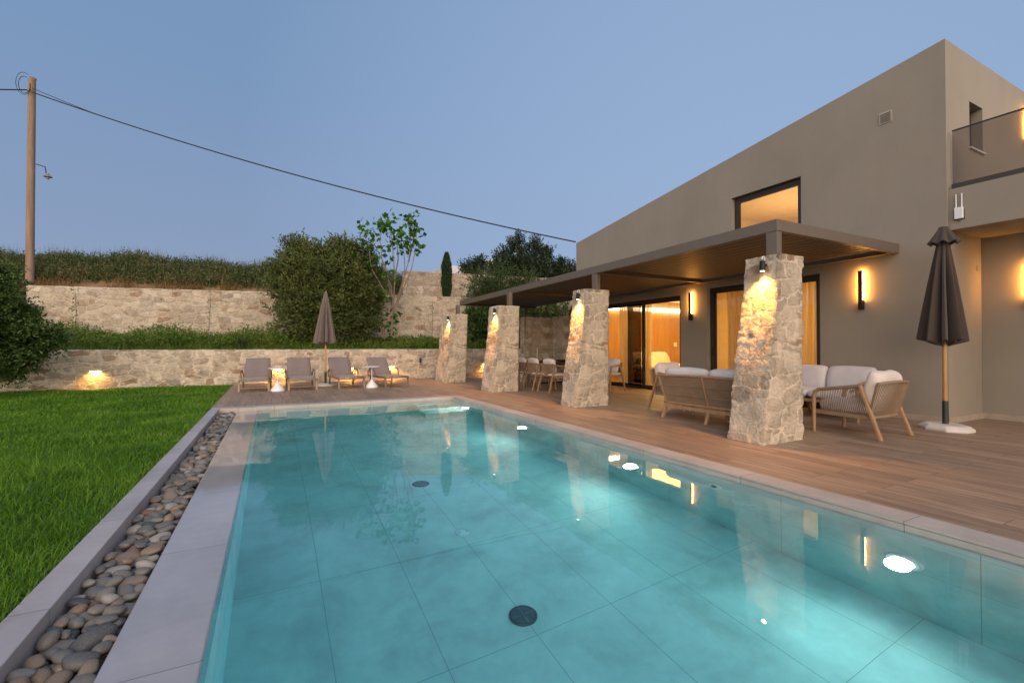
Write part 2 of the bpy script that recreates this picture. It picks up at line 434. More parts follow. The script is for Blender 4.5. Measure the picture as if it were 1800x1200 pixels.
M['olive'] = leaf('olive_leaves', [(.035,.052,.015), (.08,.11,.028), (.15,.18,.05), (.23,.25,.09)])
M['olive_left'] = leaf('dark_shrub_leaves', [(.018,.045,.010), (.045,.092,.018), (.085,.15,.032), (.15,.21,.07)])
M['dark_leaf'] = leaf('dark_tree_leaves', [(.012,.025,.013), (.025,.045,.020), (.045,.070,.03), (.07,.10,.045)])
M['mid_leaf'] = leaf('light_tree_leaves', [(.03,.055,.014), (.06,.10,.025), (.10,.145,.045)])
M['fig_leaf'] = leaf('broad_green_leaves', [(.03,.10,.012), (.06,.17,.02), (.11,.26,.04)], .4)
M['cypress'] = leaf('cypress_foliage', [(.010,.030,.010), (.022,.055,.015), (.04,.085,.02)], .15, .6)
M['grass'] = leaf('lawn_blades', [(.040,.11,.004), (.085,.215,.009), (.145,.31,.016), (.24,.40,.04)], .4, .4)
M['weeds'] = leaf('weed_leaves', [(.035,.075,.008), (.075,.145,.014), (.13,.215,.026), (.21,.26,.055)], .35)
M['bank'] = leaf('bank_growth', [(.025,.045,.012), (.05,.085,.02), (.095,.135,.035), (.14,.125,.055), (.24,.20,.11)], .3)
M['bank_dry'] = leaf('dry_tufts', [(.13,.085,.035), (.22,.14,.05), (.28,.19,.07)], .3)
M['screen'] = clear_glass('insect_screen_mesh', (.30,.28,.26), .3)
# curtain & water materials
t = NT('sheer_curtain'); c_ = t.coord()
nz_ = t.noise(t.mapping(c_, (8, 8, .4)), 1.5, 3.)
colr = t.ramp(nz_.outputs['Fac'], [(.3, (.55,.44,.27)), (.7, (.74,.62,.42))])
t.set(Base_Color=colr, Roughness=.9)
tr_ = t.n('BsdfTranslucent'); t.l(colr, tr_.inputs['Color'])
ms_ = t.n('MixShader'); ms_.inputs[0].default_value = .6
t.l(t.b.outputs[0], ms_.inputs[1]); t.l(tr_.outputs[0], ms_.inputs[2])
tp_ = t.n('BsdfTransparent'); ms2_ = t.n('MixShader'); ms2_.inputs[0].default_value = .12
t.l(ms_.outputs[0], ms2_.inputs[1]); t.l(tp_.outputs[0], ms2_.inputs[2]); t.l(ms2_.outputs[0], t.out.inputs['Surface'])
M['curtain'] = t.m
t = NT('pool_water'); t.t.nodes.remove(t.b)
gl_ = t.n('BsdfGlass', IOR=1.33, Roughness=0.0)
wn_ = t.noise(t.mapping(t.coord(), (1.0, 1.0, 1.0)), 2.6, 3., .5)
bp_ = t.n('Bump', Strength=.028, Distance=.02); t.l(wn_.outputs['Fac'], bp_.inputs['Height']); t.l(bp_.outputs[0], gl_.inputs['Normal'])
t.l(gl_.outputs[0], t.out.inputs['Surface'])
va_ = t.n('VolumeAbsorption', Density=.44); va_.inputs['Color'].default_value = (.17, .83, .93, 1); t.l(va_.outputs[0], t.out.inputs['Volume'])
M['water'] = t.m

ZW = -0.06          # water level
PX0, PX1, PY0, PY1, PZ = -0.23, 3.70, -2.0, 10.05, -1.32
def struct(name, mb, mat, **k):
    o = mb.build(name, mat, **k); return tag(o, kind='structure')

# ---------------------------------------------------------------- ground, deck, pool
g = MB()
X0, X1, Y0, Y1 = -1.00, 4.2, -2.6, 10.6
B = 700
def quad(mb, x0, x1, y0, y1, z): mb.add([(x0,y0,z),(x1,y0,z),(x1,y1,z),(x0,y1,z)], [(0,1,2,3)])
quad(g, -B, X0, -B, B, -.045); quad(g, X1, B, -B, B, -.045); quad(g, X0, X1, -B, Y0, -.045); quad(g, X0, X1, Y1, B, -.045)
struct('ground', g, M['lawn_soil'])
d = MB(); d.box(3.93, 17.0, -9.0, 16.52, -.20, 0.0); d.box(-1.02, 3.93, 10.35, 16.52, -.20, 0.0)
struct('deck', d, M['deck'])
k = MB(); k.box(-1.00, -0.86, -2.6, 10.345, -.36, 0.0)
struct('kerb', k, M['kerb_stone'], bevel=.004)
k = MB(); k.box(-0.86, -0.57, -2.6, 10.04, -.40, -.27)
struct('trough_bed', k, M['lawn_soil'])
k = MB(); k.box(3.695, 3.93, -2.6, 10.045, -.016, 0.0); k.box(3.706, 3.93, -2.6, 10.045, -.021, -.016); k.box(3.70, 3.93, -2.6, 10.05, -.10, -.021)
struct('coping', k, M['coping_stone'], bevel=.0015)
k = MB(); k.box(-0.86, 3.93, 10.05, 10.35, -.30, 0.0)
struct('coping_end', k, M['coping_far'], bevel=.004)
k = MB(); k.box(-0.57, PX0, -2.6, 10.05, -.30, ZW-.004)
struct('overflow_coping', k, M['coping_wet'], bevel=.006)
# basin
b = MB()
b.box(-0.45, 3.9, -2.3, 10.3, PZ-.3, PZ)
bas = struct('pool_floor', b, M['pool_floor'])
b = MB()
b.box(PX1, 3.93, -2.3, 10.05, PZ, -.1005)
b.box(PX0, PX1, 10.05, 10.3, PZ, -.301); b.box(PX0, PX1, -2.3, -2.0, PZ, -.301)
struct('pool_wall', b, M['pool_wall'])
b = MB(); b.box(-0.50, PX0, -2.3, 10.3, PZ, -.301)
struct('pool_side_wall', b, M['pool_wall_lit'])
b = MB()
b.box(2.72, PX1, 9.68, 10.05, PZ, -.30); b.box(2.72, PX1, 9.32, 9.679, PZ, -.55); b.box(2.72, PX1, 8.95, 9.319, PZ, -.85)
struct('pool_steps', b, M['pool_wall'], bevel=.006)
wt = MB(); wt.box(PX0-.008, PX1+.008, PY0-.01, PY1+.01, PZ-.05, ZW)
struct('pool_water', wt, M['water'])

# pool fittings
def drain(x, y, dark):
    t_ = thing('pool_drain' if dark else 'pool_inlet', None, 'drain' if dark else 'pool inlet', (x, y, PZ))
    r = .098 if dark else .062
    m = MB(); m.lathe([(r, 0), (r, .008), (r*.88, .018), (r*.86, .010), (r*.2, .010)], 32)
    m.build('rim', M['drain_dark'] if dark else M['white'], t_, smooth=True)
    m = MB()
    if dark:
        for q in range(3, 12): m.lathe([(r*q/14, .011), (r*q/14, .017), (r*(q+.5)/14, .017), (r*(q+.5)/14, .011)], 28, cap=False)
        m.box(-r*.85, r*.85, -.006, .006, .011, .019); m.box(-.006, .006, -r*.85, r*.85, .011, .020)
    else:
        m.lathe([(r*.55, .010), (r*.5, .024), (r*.2, .028), (.001, .028)], 24)
    m.build('grate' if dark else 'cap', M['drain_grate'] if dark else M['inlet_white'], t_)
    return t_
M['drain_dark'] = simple('dark_drain', (.03,.04,.045), .4)
M['drain_grate'] = simple('steel_grate', (.16,.18,.18), .35, .5)
M['inlet_white'] = simple('inlet_white', (.8,.85,.85), .4)
tag(drain(1.53, 2.78, True), 'large dark round floor drain of the pool, the nearer one')
tag(drain(1.54, 5.26, True), 'dark round floor drain of the pool, the farther one, between two white inlets')
for y_, l_ in ((3.97, 'white round inlet on the pool floor between the two dark drains'),
               (6.53, 'white round inlet on the pool floor just beyond the farther dark drain'),
               (8.75, 'white round inlet on the pool floor farthest from the camera, near the loungers')):
    tag(drain(1.55, y_, False), l_)
def pool_light(y, lab, en):
    t_ = thing('pool_light', lab, 'pool light', (PX1, y, -.62), group='underwater lights along the pool wall')
    m = MB(); m.lathe([(.105, 0), (.105, .02), (.09, .032), (.082, .030)], 28); o = m.build('rim', M['white'], t_, smooth=True); o.rotation_euler = (0, -R(90), 0)
    m = MB(); m.lathe([(.066, .031), (.045, .037), (.001, .038)], 28, cap=False); o = m.build('lens', M['pool_lens'], t_, smooth=True); o.rotation_euler = (0, -R(90), 0)
    ld = bpy.data.lights.new('pool_glow', 'SPOT'); ld.energy = en; ld.color = (.90, 1.0, .90); ld.shadow_soft_size = .07; ld.spot_size = R(172); ld.spot_blend = .7
    lo = bpy.data.objects.new('pool_glow', ld); COL.objects.link(lo); lo.parent = t_; lo.location = (-.09, 0, 0); lo.rotation_euler = Vector((1, 0, .05)).to_track_quat('Z', 'Y').to_euler()
PL = 30
pool_light(1.52, 'underwater pool light glaring on the side wall closest to the camera', PL)
pool_light(4.05, 'underwater pool light on the side wall, second from the camera, opposite the large armchair', PL)
pool_light(6.61, 'small bright underwater pool light on the side wall between the second and third stone pillars', PL)
pool_light(9.10, 'underwater pool light right beside the pool steps, lighting the far corner', PL*.8)
t_ = thing('wall_inlet', 'white round inlet high on the underwater side wall of the pool', 'pool inlet', (PX1, 2.98, -.40))
m = MB(); m.lathe([(.07, 0), (.07, .012), (.045, .018)], 24); o = m.build('flange', M['inlet_white'], t_, smooth=True); o.rotation_euler = (0, -R(90), 0)
m = MB(); m.lathe([(.03, .018), (.03, .03), (.001, .03)], 20); o = m.build('nozzle', M['drain_grate'], t_, smooth=True); o.rotation_euler = (0, -R(90), 0)

# ---------------------------------------------------------------- masonry walls
def wall_strip(name, length, height, thick, step, mat, hfun=None):
    """wall along local +x, front at y=0 facing -y, closed; dense front"""
    hf = hfun or (lambda x: height)
    nx = max(2, int(length/step)); nz = max(2, int(height/step)); ntk = max(2, int(thick/step/2))
    prof = [('f', j/nz) for j in range(nz+1)] + [('t', j/ntk) for j in range(1, ntk+1)] + [('b', j/4) for j in range(1, 5)]
    V = []
    for i in range(nx+1):
        x = length*i/nx; h = hf(x)
        for a, q in prof:
            if a == 'f': V.append((x, 0, h*q))
            elif a == 't': V.append((x, thick*q, h))
            else: V.append((x, thick, h*(1-q)))
    n = len(prof); i = np.arange(nx)[:, None]; j = np.arange(n-1)[None]
    F = np.stack([i*n+j, (i+1)*n+j, (i+1)*n+j+1, i*n+j+1], -1).reshape(-1, 4)
    # end caps: dense grids
    V = np.array(V, float); off = len(V); caps = []; capF = []
    for x in (0.0, length):
        h = hf(x); ny = max(2, int(thick/step))
        gy, gz = np.meshgrid(np.linspace(0, thick, ny+1), np.linspace(0, h, nz+1), indexing='ij')
        P = np.stack([np.full(gy.size, x), gy.ravel(), gz.ravel()], -1)
        a = np.arange(ny)[:, None]; b_ = np.arange(nz)[None]; m_ = nz+1
        f = np.stack([a*m_+b_, a*m_+b_+1, (a+1)*m_+b_+1, (a+1)*m_+b_], -1).reshape(-1, 4)
        if x > 0: f = f[:, ::-1]
        caps.append(P); capF.append(f + off); off += len(P)
    V = np.concatenate([V] + caps); F = np.concatenate([F] + capF)
    return np_mesh(name, V, F, mat, smooth=True)

# low retaining wall behind the loungers
o = wall_strip('retaining_wall', 24.0, 1.06, .45, .028, M['mason_low']); o.location = (-11.0, 16.5, -.02)
tag(o, 'long low cream rubble stone retaining wall behind the sun loungers', 'wall')
# upper wall, slightly turned
UA = math.atan2(-3.35, 14.8)
o = wall_strip('terrace_wall', 21.0, 2.5, .5, .045, M['mason_up']); o.location = (-7.75, 22.5, .82); o.rotation_euler = (0, 0, UA)
tag(o, 'tall cream stone terrace wall running behind the big olive bush', 'wall')
def upy(x): return 22.5 - 3.35/14.8*(x + 7.7)
# raised block wall at the right
bk = thing('garden_wall', 'brown stone block wall stepping up above the terrace wall beside the cypress', 'wall', (5.12, 20.32, 2.9), UA)
o = wall_strip('wall_face', 8.5, 1.6, .45, .05, M['mason_block'], lambda x: 1.6 - .012*x); o.parent = bk
o = wall_strip('return_wall', 3.2, 1.55, .45, .05, M['mason_block'], lambda x: 1.55 - .30*x if x < 3 else .62); o.parent = bk
o.location = (0.0, 3.65, 0); o.rotation_euler = (0, 0, -R(90)); o.scale = (1,1,1)
o.location = (0.45, .46, 0); o.rotation_euler = (0, 0, R(90))
# alcove partition behind the dining set
pt = thing('partition_wall', 'rubble stone partition wall sheltering the dining table', 'wall', (7.22, 12.98, 0))
o = wall_strip('wall_face', 1.05, 2.10, .30, .03, M['mason_block']); o.parent = pt
o = wall_strip('return_wall', 1.75, 2.13, .30, .03, M['mason_block']); o.parent = pt; o.location = (1.052, 0.02, 0); o.rotation_euler = (0, 0, -R(90))

# terrace ground between the walls and the bank above
tg = MB()
nx = 44; ny = 10
for i in range(nx+1):
    x = -11 + 24*i/nx
    for j in range(ny+1):
        q = j/ny; y = 16.93 + (upy(x) + .1 - 16.93)*q
        tg.v.append((x, y, .93 + .35*q + .05*math.sin(x*1.7 + j)))
for i in range(nx):
    for j in range(ny): tg.f.append((i*(ny+1)+j, (i+1)*(ny+1)+j, (i+1)*(ny+1)+j+1, i*(ny+1)+j+1))
struct('terrace_ground', tg, M['terr'], smooth=True)
def bank_z(x, s):
    """s metres behind the upper wall"""
    top = 4.62 - .006*(x+8) + .10*math.sin(x*.9) + .07*math.sin(x*2.3+1)
    q = max(0, min(1, (s-.1)/3.4)); q = q*q*(3-2*q)
    if x > 4.6: top = 4.62 - (x-4.6)*.4
    top = max(top, 3.0)
    return 3.12 + (top-3.12)*q
bg_ = MB(); nx = 60; ny = 14
for i in range(nx+1):
    x = -40 + 62*i/nx
    for j in range(ny+1):
        s_ = .25 + 7*(j/ny)**1.2 if j < ny else 60
        y = upy(max(x, -9) if x > -9 else -9) + s_ if x > -9 else upy(-9) + s_ + (-9-x)*.05
        bg_.v.append((x, y, bank_z(x, s_)))
for i in range(nx):
    for j in range(ny): bg_.f.append((i*(ny+1)+j, (i+1)*(ny+1)+j, (i+1)*(ny+1)+j+1, i*(ny+1)+j+1))
struct('hill', bg_, M['soil'], smooth=True)
# ground rising left of the end of the upper wall
hl = MB(); nx = 20; ny = 10
for i in range(nx+1):
    x = -36 + 28.6*i/nx
    for j in range(ny+1):
        y = 16.6 + 7.6*j/ny; q = j/ny
        hl.v.append((x, y, .9 + 2.6*q**1.5*(1.0)))
for i in range(nx):
    for j in range(ny): hl.f.append((i*(ny+1)+j, (i+1)*(ny+1)+j, (i+1)*(ny+1)+j+1, i*(ny+1)+j+1))
struct('terrain', hl, M['terr'], smooth=True)

# ---------------------------------------------------------------- stone pillars
def pillar(name, x0b, x0t, x1b, x1t, ya, yb, h, lab, seed):
    """-x face battered, other faces near vertical"""
    t_ = thing(name, lab, 'pillar', (x0b, ya, 0), group='stone pillars of the pergola')
    st = .015; nz = int(h/st); nxx = int((x1b-x0b)/st); nyy = int((yb-ya)/st)
    rr = random.Random(seed); ring = []
    for k in range(nxx): ring.append((k/nxx, 0))
    for k in range(nyy): ring.append((1, k/nyy))
    for k in range(nxx): ring.append((1-k/nxx, 1))
    for k in range(nyy): ring.append((0, 1-k/nyy))
    n = len(ring); V = []
    for j in range(nz+1):
        q = j/nz; xa = x0b + (x0t-x0b)*q + .012*math.sin(q*9+seed) - x0b; xb = x1b + (x1t-x1b)*q - x0b
        for u, v in ring: V.append((xa + (xb-xa)*u, (yb-ya)*v, h*q))
    i = np.arange(nz)[:, None]; k = np.arange(n)[None]
    F = np.stack([i*n+k, i*n+(k+1)%n, (i+1)*n+(k+1)%n, (i+1)*n+k], -1).reshape(-1, 4)
    # cap grid
    off = len(V); xa = x0t - x0b; xb = x1t - x0b
    a_, b_ = max(2, nxx//2), max(2, nyy//2)
    for u in range(a_+1):
        for v in range(b_+1): V.append((xa+(xb-xa)*u/a_, (yb-ya)*v/b_, h - .012))
    u = np.arange(a_)[:, None]; v = np.arange(b_)[None]; m_ = b_+1
    F2 = np.stack([u*m_+v, (u+1)*m_+v, (u+1)*m_+v+1, u*m_+v+1], -1).reshape(-1, 4) + off
    o = np_mesh('shaft', np.array(V, float), np.concatenate([F, F2]), M['mason_pillar'], t_, smooth=True)
    return t_
PIL = [
 ('stone_pillar', 5.06, 5.44, 5.84, 5.86, 3.44, 3.88, 2.27, 'nearest battered stone pillar, its spotlight washing the rough face, beside the sofa', 1),
 ('stone_pillar', 5.05, 5.37, 5.85, 5.88, 7.20, 7.62, 2.26, 'second battered stone pillar from the camera, between the sofa and the dining chairs', 2),
 ('stone_pillar', 4.93, 5.17, 5.66, 5.70, 10.58, 11.2, 2.20, 'third battered stone pillar from the camera, left of the dining chairs', 3),
 ('stone_pillar', 4.93, 5.18, 5.62, 5.70, 14.15, 15.1, 2.21, 'farthest stone pillar, beside the low stone wall', 4)]
for p in PIL: pillar(*p)
def spot(i, en):
    nm, xb, xt, _, _, ya, yb, h, lab, _ = PIL[i]
    yc = ya + .16; zt = h - .14; xf = xb + (xt-xb)*(zt/h)
    lbl = ['small dark spotlight clipped at the top of the nearest stone pillar', 'small dark spotlight at the top of the second stone pillar',
           'small dark spotlight at the top of the third stone pillar', 'tiny dark spotlight at the top of the farthest stone pillar'][i]
    t_ = thing('spotlight', lbl, 'spotlight', (xf - .085, yc, zt), group='spotlights on the stone pillars')
    m = MB(); m.tube([(0, 0, .06), (0, 0, -.055)], .032, 20); m.tube([(0,0,.06), (0,0,.07)], [.032, .026], 20); m.build('housing', M['black_metal'], t_, smooth=True)
    m = MB(); m.tube([(0, 0, -.052), (0, 0, -.0565)], .025, 20); m.build('lens', M['lamp_spot'], t_)
    m = MB(); m.beam((.03, 0, .02), (.115, 0, .02), .03, .02); m.box(.100, .125, -.03, .03, -.02, .06); m.build('bracket', M['black_metal'], t_)
    m = MB(); m.tube([(.02 + .028*math.cos(a), 0, .098 + .028*math.sin(a)) for a in [k*math.pi/6 - 1.2 for k in range(10)]], .006, 6); m.build('hook', M['inlet_white'], t_, smooth=True)
    ld = bpy.data.lights.new('spot_beam', 'SPOT'); ld.energy = en; ld.color = (1.0, .42, .075); ld.shadow_soft_size = .02; ld.spot_size = R(118); ld.spot_blend = 1.0
    lo = bpy.data.objects.new('spot_beam', ld); COL.objects.link(lo); lo.parent = t_; lo.location = (-.012, 0, -.075); lo.rotation_euler = Vector((.16, 0, 1)).to_track_quat('Z', 'Y').to_euler()
for i in range(4): spot(i, 115)

# ---------------------------------------------------------------- pergola
pg = thing('pergola', 'taupe louvred metal pergola standing on the stone pillars along the house', 'pergola', (5.78, 3.70, 0))
def L(mb, name, mat, **k):   # build in world coordinates below the pergola empty
    o = mb.build(name, mat, pg, **k); o.location = (-5.78, -3.70, 0); return o
PYE = 15.05
def fz(y): return 2.80 - .0065*(y-3.7)
m = MB(); m.beam((5.82, 3.70, fz(3.7)-.075), (5.82, PYE, fz(PYE)-.075), .08, .15); L(m, 'beam', M['pergola'], bevel=.004)
m = MB(); m.beam((5.862, 3.74, fz(3.7)-.075), (8.935, 3.74, fz(3.7)-.075), .08, .15); L(m, 'beam', M['pergola'], bevel=.004)
m = MB(); m.beam((5.862, PYE-.04, fz(PYE)-.075), (8.935, PYE-.04, fz(PYE)-.075), .08, .15); L(m, 'beam', M['pergola'], bevel=.004)
m = MB(); m.beam((8.88, 3.785, fz(3.7)-.085), (8.88, 12.5, fz(12.5)-.085), .10, .13); L(m, 'beam', M['pergola'], bevel=.004)
for yb_ in (7.50, 11.12):
    m = MB(); m.beam((5.862, yb_, fz(yb_)-.085), (8.825, yb_, fz(yb_)-.085), .07, .12); L(m, 'beam', M['pergola'], bevel=.004)
for (xa, ya_, zb) in ((5.785, 3.705, 2.25), (5.785, 7.45, 2.24), (5.62, 10.98, 2.18), (5.62, 14.88, 2.19)):
    xa = min(xa, 5.785); yy = ya_ + .075
    m = MB(); m.box(xa, xa+.10, ya_, ya_+.15, zb, fz(yy)-.152); L(m, 'post', M['pergola'], bevel=.004)
m = MB(); m.box(8.30, 8.40, PYE-.09, PYE, 0, fz(PYE)-.152); L(m, 'post', M['pergola'], bevel=.004)
for (ya_, yb_) in ((3.785, 7.462), (7.538, 11.082), (11.158, PYE-.082)):
    m = MB(); n = 15; xs = 5.868; wd = (8.82-5.868)/n
    for q in range(n):
        x = xs + wd*q; z0 = fz(ya_)-.075; z1 = fz(yb_)-.075
        vs = [(x+.004, ya_, z0-.003), (x+wd+.03 if q < n-1 else x+wd-.004, ya_, z0+.003), (x+wd+.03 if q < n-1 else x+wd-.004, ya_, z0+.010), (x+.004, ya_, z0+.004)]
        vs += [(a, yb_, c+(z1-z0)) for a, b, c in vs]
        m.add(vs, [(0,1,2,3),(7,6,5,4),(0,4,5,1),(1,5,6,2),(2,6,7,3),(3,7,4,0)])
    L(m, 'louvre_panel', M['louver'])

# ---------------------------------------------------------------- house
HX, HY0, HY1 = 8.94, 3.11, 12.58
hs = thing('villa', 'modern beige rendered villa with a long sloping roofline and lit windows', 'house', (HX, HY0, 0))
def H(mb, name, mat, parent=None, **k):
    o = mb.build(name, mat, parent or hs, **k)
    if parent is None: o.location = (-HX, -HY0, 0)
    return o
def roofz(y): return 5.77 - (y-HY0)*(5.77-4.57)/(HY1-HY0)
def holed_wall(mb, us, ws, holes, top, P, thick_dir):
    """grid in (u,z); holes list (u0,u1,z0,z1); top(u)->z; P(u,z,depth)->xyz"""
    us = sorted(set(us)); ws = sorted(set(ws))
    for d_ in (0, 1):
        for i in range(len(us)-1):
            for j in range(len(ws)):
                last = j == len(ws)-1
                z0 = ws[j]; z1a = top(us[i]) if last else ws[j+1]; z1b = top(us[i+1]) if last else ws[j+1]
                mu_, mz = (us[i]+us[i+1])/2, (z0 + min(z1a, z1b))/2
                if any(h[0] < mu_ < h[1] and h[2] < mz < h[3] for h in holes): continue
                vs = [P(us[i], z0, d_), P(us[i+1], z0, d_), P(us[i+1], z1b, d_), P(us[i], z1a, d_)]
                mb.add(vs, [(0,1,2,3) if d_ == 0 else (3,2,1,0)])
    for h in holes:
        c = [(h[0],h[2]),(h[1],h[2]),(h[1],h[3]),(h[0],h[3])]
        for q in range(4):
            a, b_ = c[q], c[(q+1)%4]
            mb.add([P(*a,0), P(*b_,0), P(*b_,1), P(*a,1)], [(0,1,2,3)])
    u0, u1 = us[0], us[-1]
    mb.add([P(u0,ws[0],0),P(u0,ws[0],1),P(u0,top(u0),1),P(u0,top(u0),0)], [(0,1,2,3)])
    mb.add([P(u1,ws[0],0),P(u1,ws[0],1),P(u1,top(u1),1),P(u1,top(u1),0)], [(3,2,1,0)])
    mb.add([P(u0,top(u0),0),P(u1,top(u1),0),P(u1,top(u1),1),P(u0,top(u0),1)], [(0,1,2,3)])
D1 = (8.19, 11.30, 0.0, 2.42); D2 = (4.92, 7.40, 0.0, 2.50); W1 = (5.25, 6.75, 3.10, 4.40)
TH = .30
m = MB()
holed_wall(m, [HY0, *D1[:2], *D2[:2], *W1[:2], HY1], [0.0, 2.42, 2.50, 3.10, 4.40], [D1, D2, W1], roofz, lambda u, z, d_: (HX + TH*d_, u, z), 0)
H(m, 'facade_wall', M['stucco'])
m = MB(); EW = (9.77, 10.27, 4.30, 5.03)
holed_wall(m, [HX+.002, *EW[:2], 20.0], [0.0, 4.30, 5.03], [EW], lambda u: 5.768, lambda u, z, d_: (u, HY0 + .002 + .28*d_, z - (.04 if d_ and z > 5.5 else 0)), 0)
H(m, 'end_wall', M['stucco'])
m = MB(); m.add([(HX+TH, HY0+.29, 5.55), (20, HY0+.29, 5.55), (20, HY1-.01, 4.4), (HX+TH, HY1-.01, 4.4)], [(0,1,2,3)]); m.box(HX+TH, 20, HY1-.3, HY1, 0, 4.45)
H(m, 'roof', M['stucco'])
m = MB(); m.box(10.15, 10.45, -6.0, HY0, 0, 2.892)
H(m, 'recess_wall', M['stucco'])
m = MB(); m.box(9.00, 14.0, -6.0, HY0-.002, 2.89, 3.50)
bal = H(m, 'balcony', M['stucco'])
m = MB(); m.box(9.015, 9.055, -6.0, HY0-.03, 3.495, 3.575); H(m, 'rail_channel', M['frame_dark'], bal)
m = MB(); m.box(9.028, 9.044, -6.0, HY0-.04, 3.576, 4.37); H(m, 'glass_panel', M['glass_smoke'], bal)
m = MB(); m.box(9.020, 9.052, -6.0, HY0-.04, 4.3705, 4.385); H(m, 'top_rail', M['frame_dark'], bal)
# skirtings
m = MB(); m.box(HX+.0, 10.149, HY0-.012, HY0, 0.001, .09); m.box(10.138, 10.15, -6.0, HY0-.0125, 0.001, .09)
m.box(HX-.012, HX, HY0-.012, D2[0], 0.001, .09); m.box(HX-.012, HX, D2[1], D1[0], .001, .09)
H(m, 'skirting', M['skirting'])
M['vent_frame'] = simple('vent_frame_paint', (.40,.36,.31), .6)
M['vent_dark'] = simple('vent_slats', (.14,.12,.10), .6)
# vent
v_ = MB(); v_.box(HX-.012, HX+.01, 3.78, 3.96, 4.82, 5.01); vo_ = H(v_, 'vent', M['vent_frame'])
v_ = MB()
for q in range(6): v_.beam((HX-.016, 3.80, 4.845+q*.026), (HX-.016, 3.94, 4.845+q*.026), .006, .014)
H(v_, 'vent_grille', M['vent_dark'], vo_)

def frame_window(hole, nm, axis, panes, fw=.07, recess=.10, extra_handle=None):
    """axis 'x': wall faces -x (u = y); axis 'y': wall faces -y (u = x)"""
    u0, u1, z0, z1 = hole; e_ = .002
    P = (lambda a, b_, c0, c1, d0, d1: (HX+recess+d0, HX+recess+d1, a, b_, c0, c1)) if axis == 'x' else (lambda a, b_, c0, c1, d0, d1: (a, b_, HY0+recess+d0, HY0+recess+d1, c0, c1))
    m = MB()
    m.box(*P(u0+e_, u0+fw, z0+e_, z1-e_, 0, .08)); m.box(*P(u1-fw, u1-e_, z0+e_, z1-e_, 0, .08))
    m.box(*P(u0+fw, u1-fw, z1-fw, z1-e_, 0, .08)); m.box(*P(u0+fw, u1-fw, z0+e_, z0+(.05 if z0 < .1 else fw), 0, .08))
    root = H(m, nm, M['frame_dark'], bevel=.003)
    for i, (a, b_) in enumerate(panes):
        m = MB(); s_ = .055; dz = .05 if z0 < .1 else fw; of = .012 + .03*(i % 2)
        m.box(*P(a, a+s_, z0+dz, z1-fw, of, of+.035)); m.box(*P(b_-s_, b_, z0+dz, z1-fw, of, of+.035))
        m.box(*P(a+s_, b_-s_, z1-fw-s_, z1-fw, of, of+.035)); m.box(*P(a+s_, b_-s_, z0+dz, z0+dz+s_, of, of+.035))
        o = m.build('sash', M['frame_dark'], root)
        m = MB(); m.box(*P(a+s_, b_-s_, z0+dz+s_, z1-fw-s_, of+.012, of+.022)); m.build('pane', M['glass'], root)
    if extra_handle:
        for hy in extra_handle:
            m = MB(); m.box(*P(hy-.015, hy+.015, .95, 1.15, -.045, -.02)); m.box(*P(hy-.01, hy+.01, 1.0, 1.02, -.02, .012)); m.box(*P(hy-.01, hy+.01, 1.08, 1.10, -.02, .012)); m.build('handle', M['black_metal'], root, bevel=.004)
    return root
frame_window(D1, 'sliding_door', 'x', [(8.26, 9.66), (9.58, 11.23)], extra_handle=None)
frame_window(D2, 'sliding_door', 'x', [(4.99, 6.20), (6.12, 7.33)], extra_handle=[7.29])
frame_window(W1, 'window', 'x', [(5.32, 6.68)])
w_ = frame_window(EW, 'window', 'y', [(9.84, 10.20)], recess=.14)
m = MB(); m.box(9.74, 10.30, HY0-.03, HY0+.13, 4.27, 4.298); m.build('window_sill', M['base_white'], w_)

# rooms (open boxes seen through the glass)
def room(nm, x0, x1, y0, y1, z0, z1, wall, floor):
    m = MB()
    m.add([(x0,y0,z0),(x1,y0,z0),(x1,y1,z0),(x0,y1,z0)], [(0,1,2,3)]); H(m, 'room_floor', floor)
    m = MB()
    V = [(x0,y0,z0),(x1,y0,z0),(x1,y1,z0),(x0,y1,z0),(x0,y0,z1),(x1,y0,z1),(x1,y1,z1),(x0,y1,z1)]
    m.add(V, [(4,7,6,5),(0,1,5,4),(1,2,6,5)]); H(m, 'room_wall', wall)
    m = MB(); m.add([V[2],V[3],V[7],V[6]], [(0,1,2,3)]); H(m, 'room_side_wall', M['room_wood'] if nm == 'bedroom' else wall)
m = MB(); m.box(HX+.135, HX+.139, 9.70, 10.25, .06, 2.34); H(m, 'insect_screen', M['screen'])
room('bedroom', HX+TH+.01, 14.5, 7.75, 12.2, .005, 2.75, M['room_wall'], M['room_floor'])
room('lounge', HX+TH+.01, 13.5, 3.45, 7.70, .005, 2.75, M['room_wall'], M['room_floor'])
room('upstairs', HX+TH+.01, 12.5, 4.2, 8.2, 2.95, 4.62, M['room_wall'], M['room_floor'])
def area(nm, loc, sx_, sy_, en, col, rot=(0,0,0), par=None):
    ld = bpy.data.lights.new(nm, 'AREA'); ld.shape = 'RECTANGLE'; ld.size = sx_; ld.size_y = sy_; ld.energy = en; ld.color = col
    lo = bpy.data.objects.new(nm, ld); COL.objects.link(lo); lo.location = loc; lo.rotation_euler = rot; return lo
area('bedroom_light', (11.5, 9.9, 2.70), 2.5, 2.5, 210, (1., .52, .12))
area('lounge_light', (11.3, 5.6, 2.70), 2.5, 2.5, 150, (1., .52, .13))
area('upstairs_light', (10.9, 6.2, 3.0), 2.0, 2.0, 68, (1., .60, .26), (math.pi, 0, 0))
m = MB(); m.box(9.4, 14.3, 12.10, 12.18, 2.38, 2.50); o = m.build('led_strip', M['cove'])
tag(o, 'glowing straight led strip on the bedroom wall seen through the sliding door', 'light')
m = MB(); m.box(12.95, 13.10, 12.17, 12.195, 1.15, 1.30); o = m.build('light_switch', M['white']); tag(o, 'small white switch plate on the bedroom wood wall', 'switch')
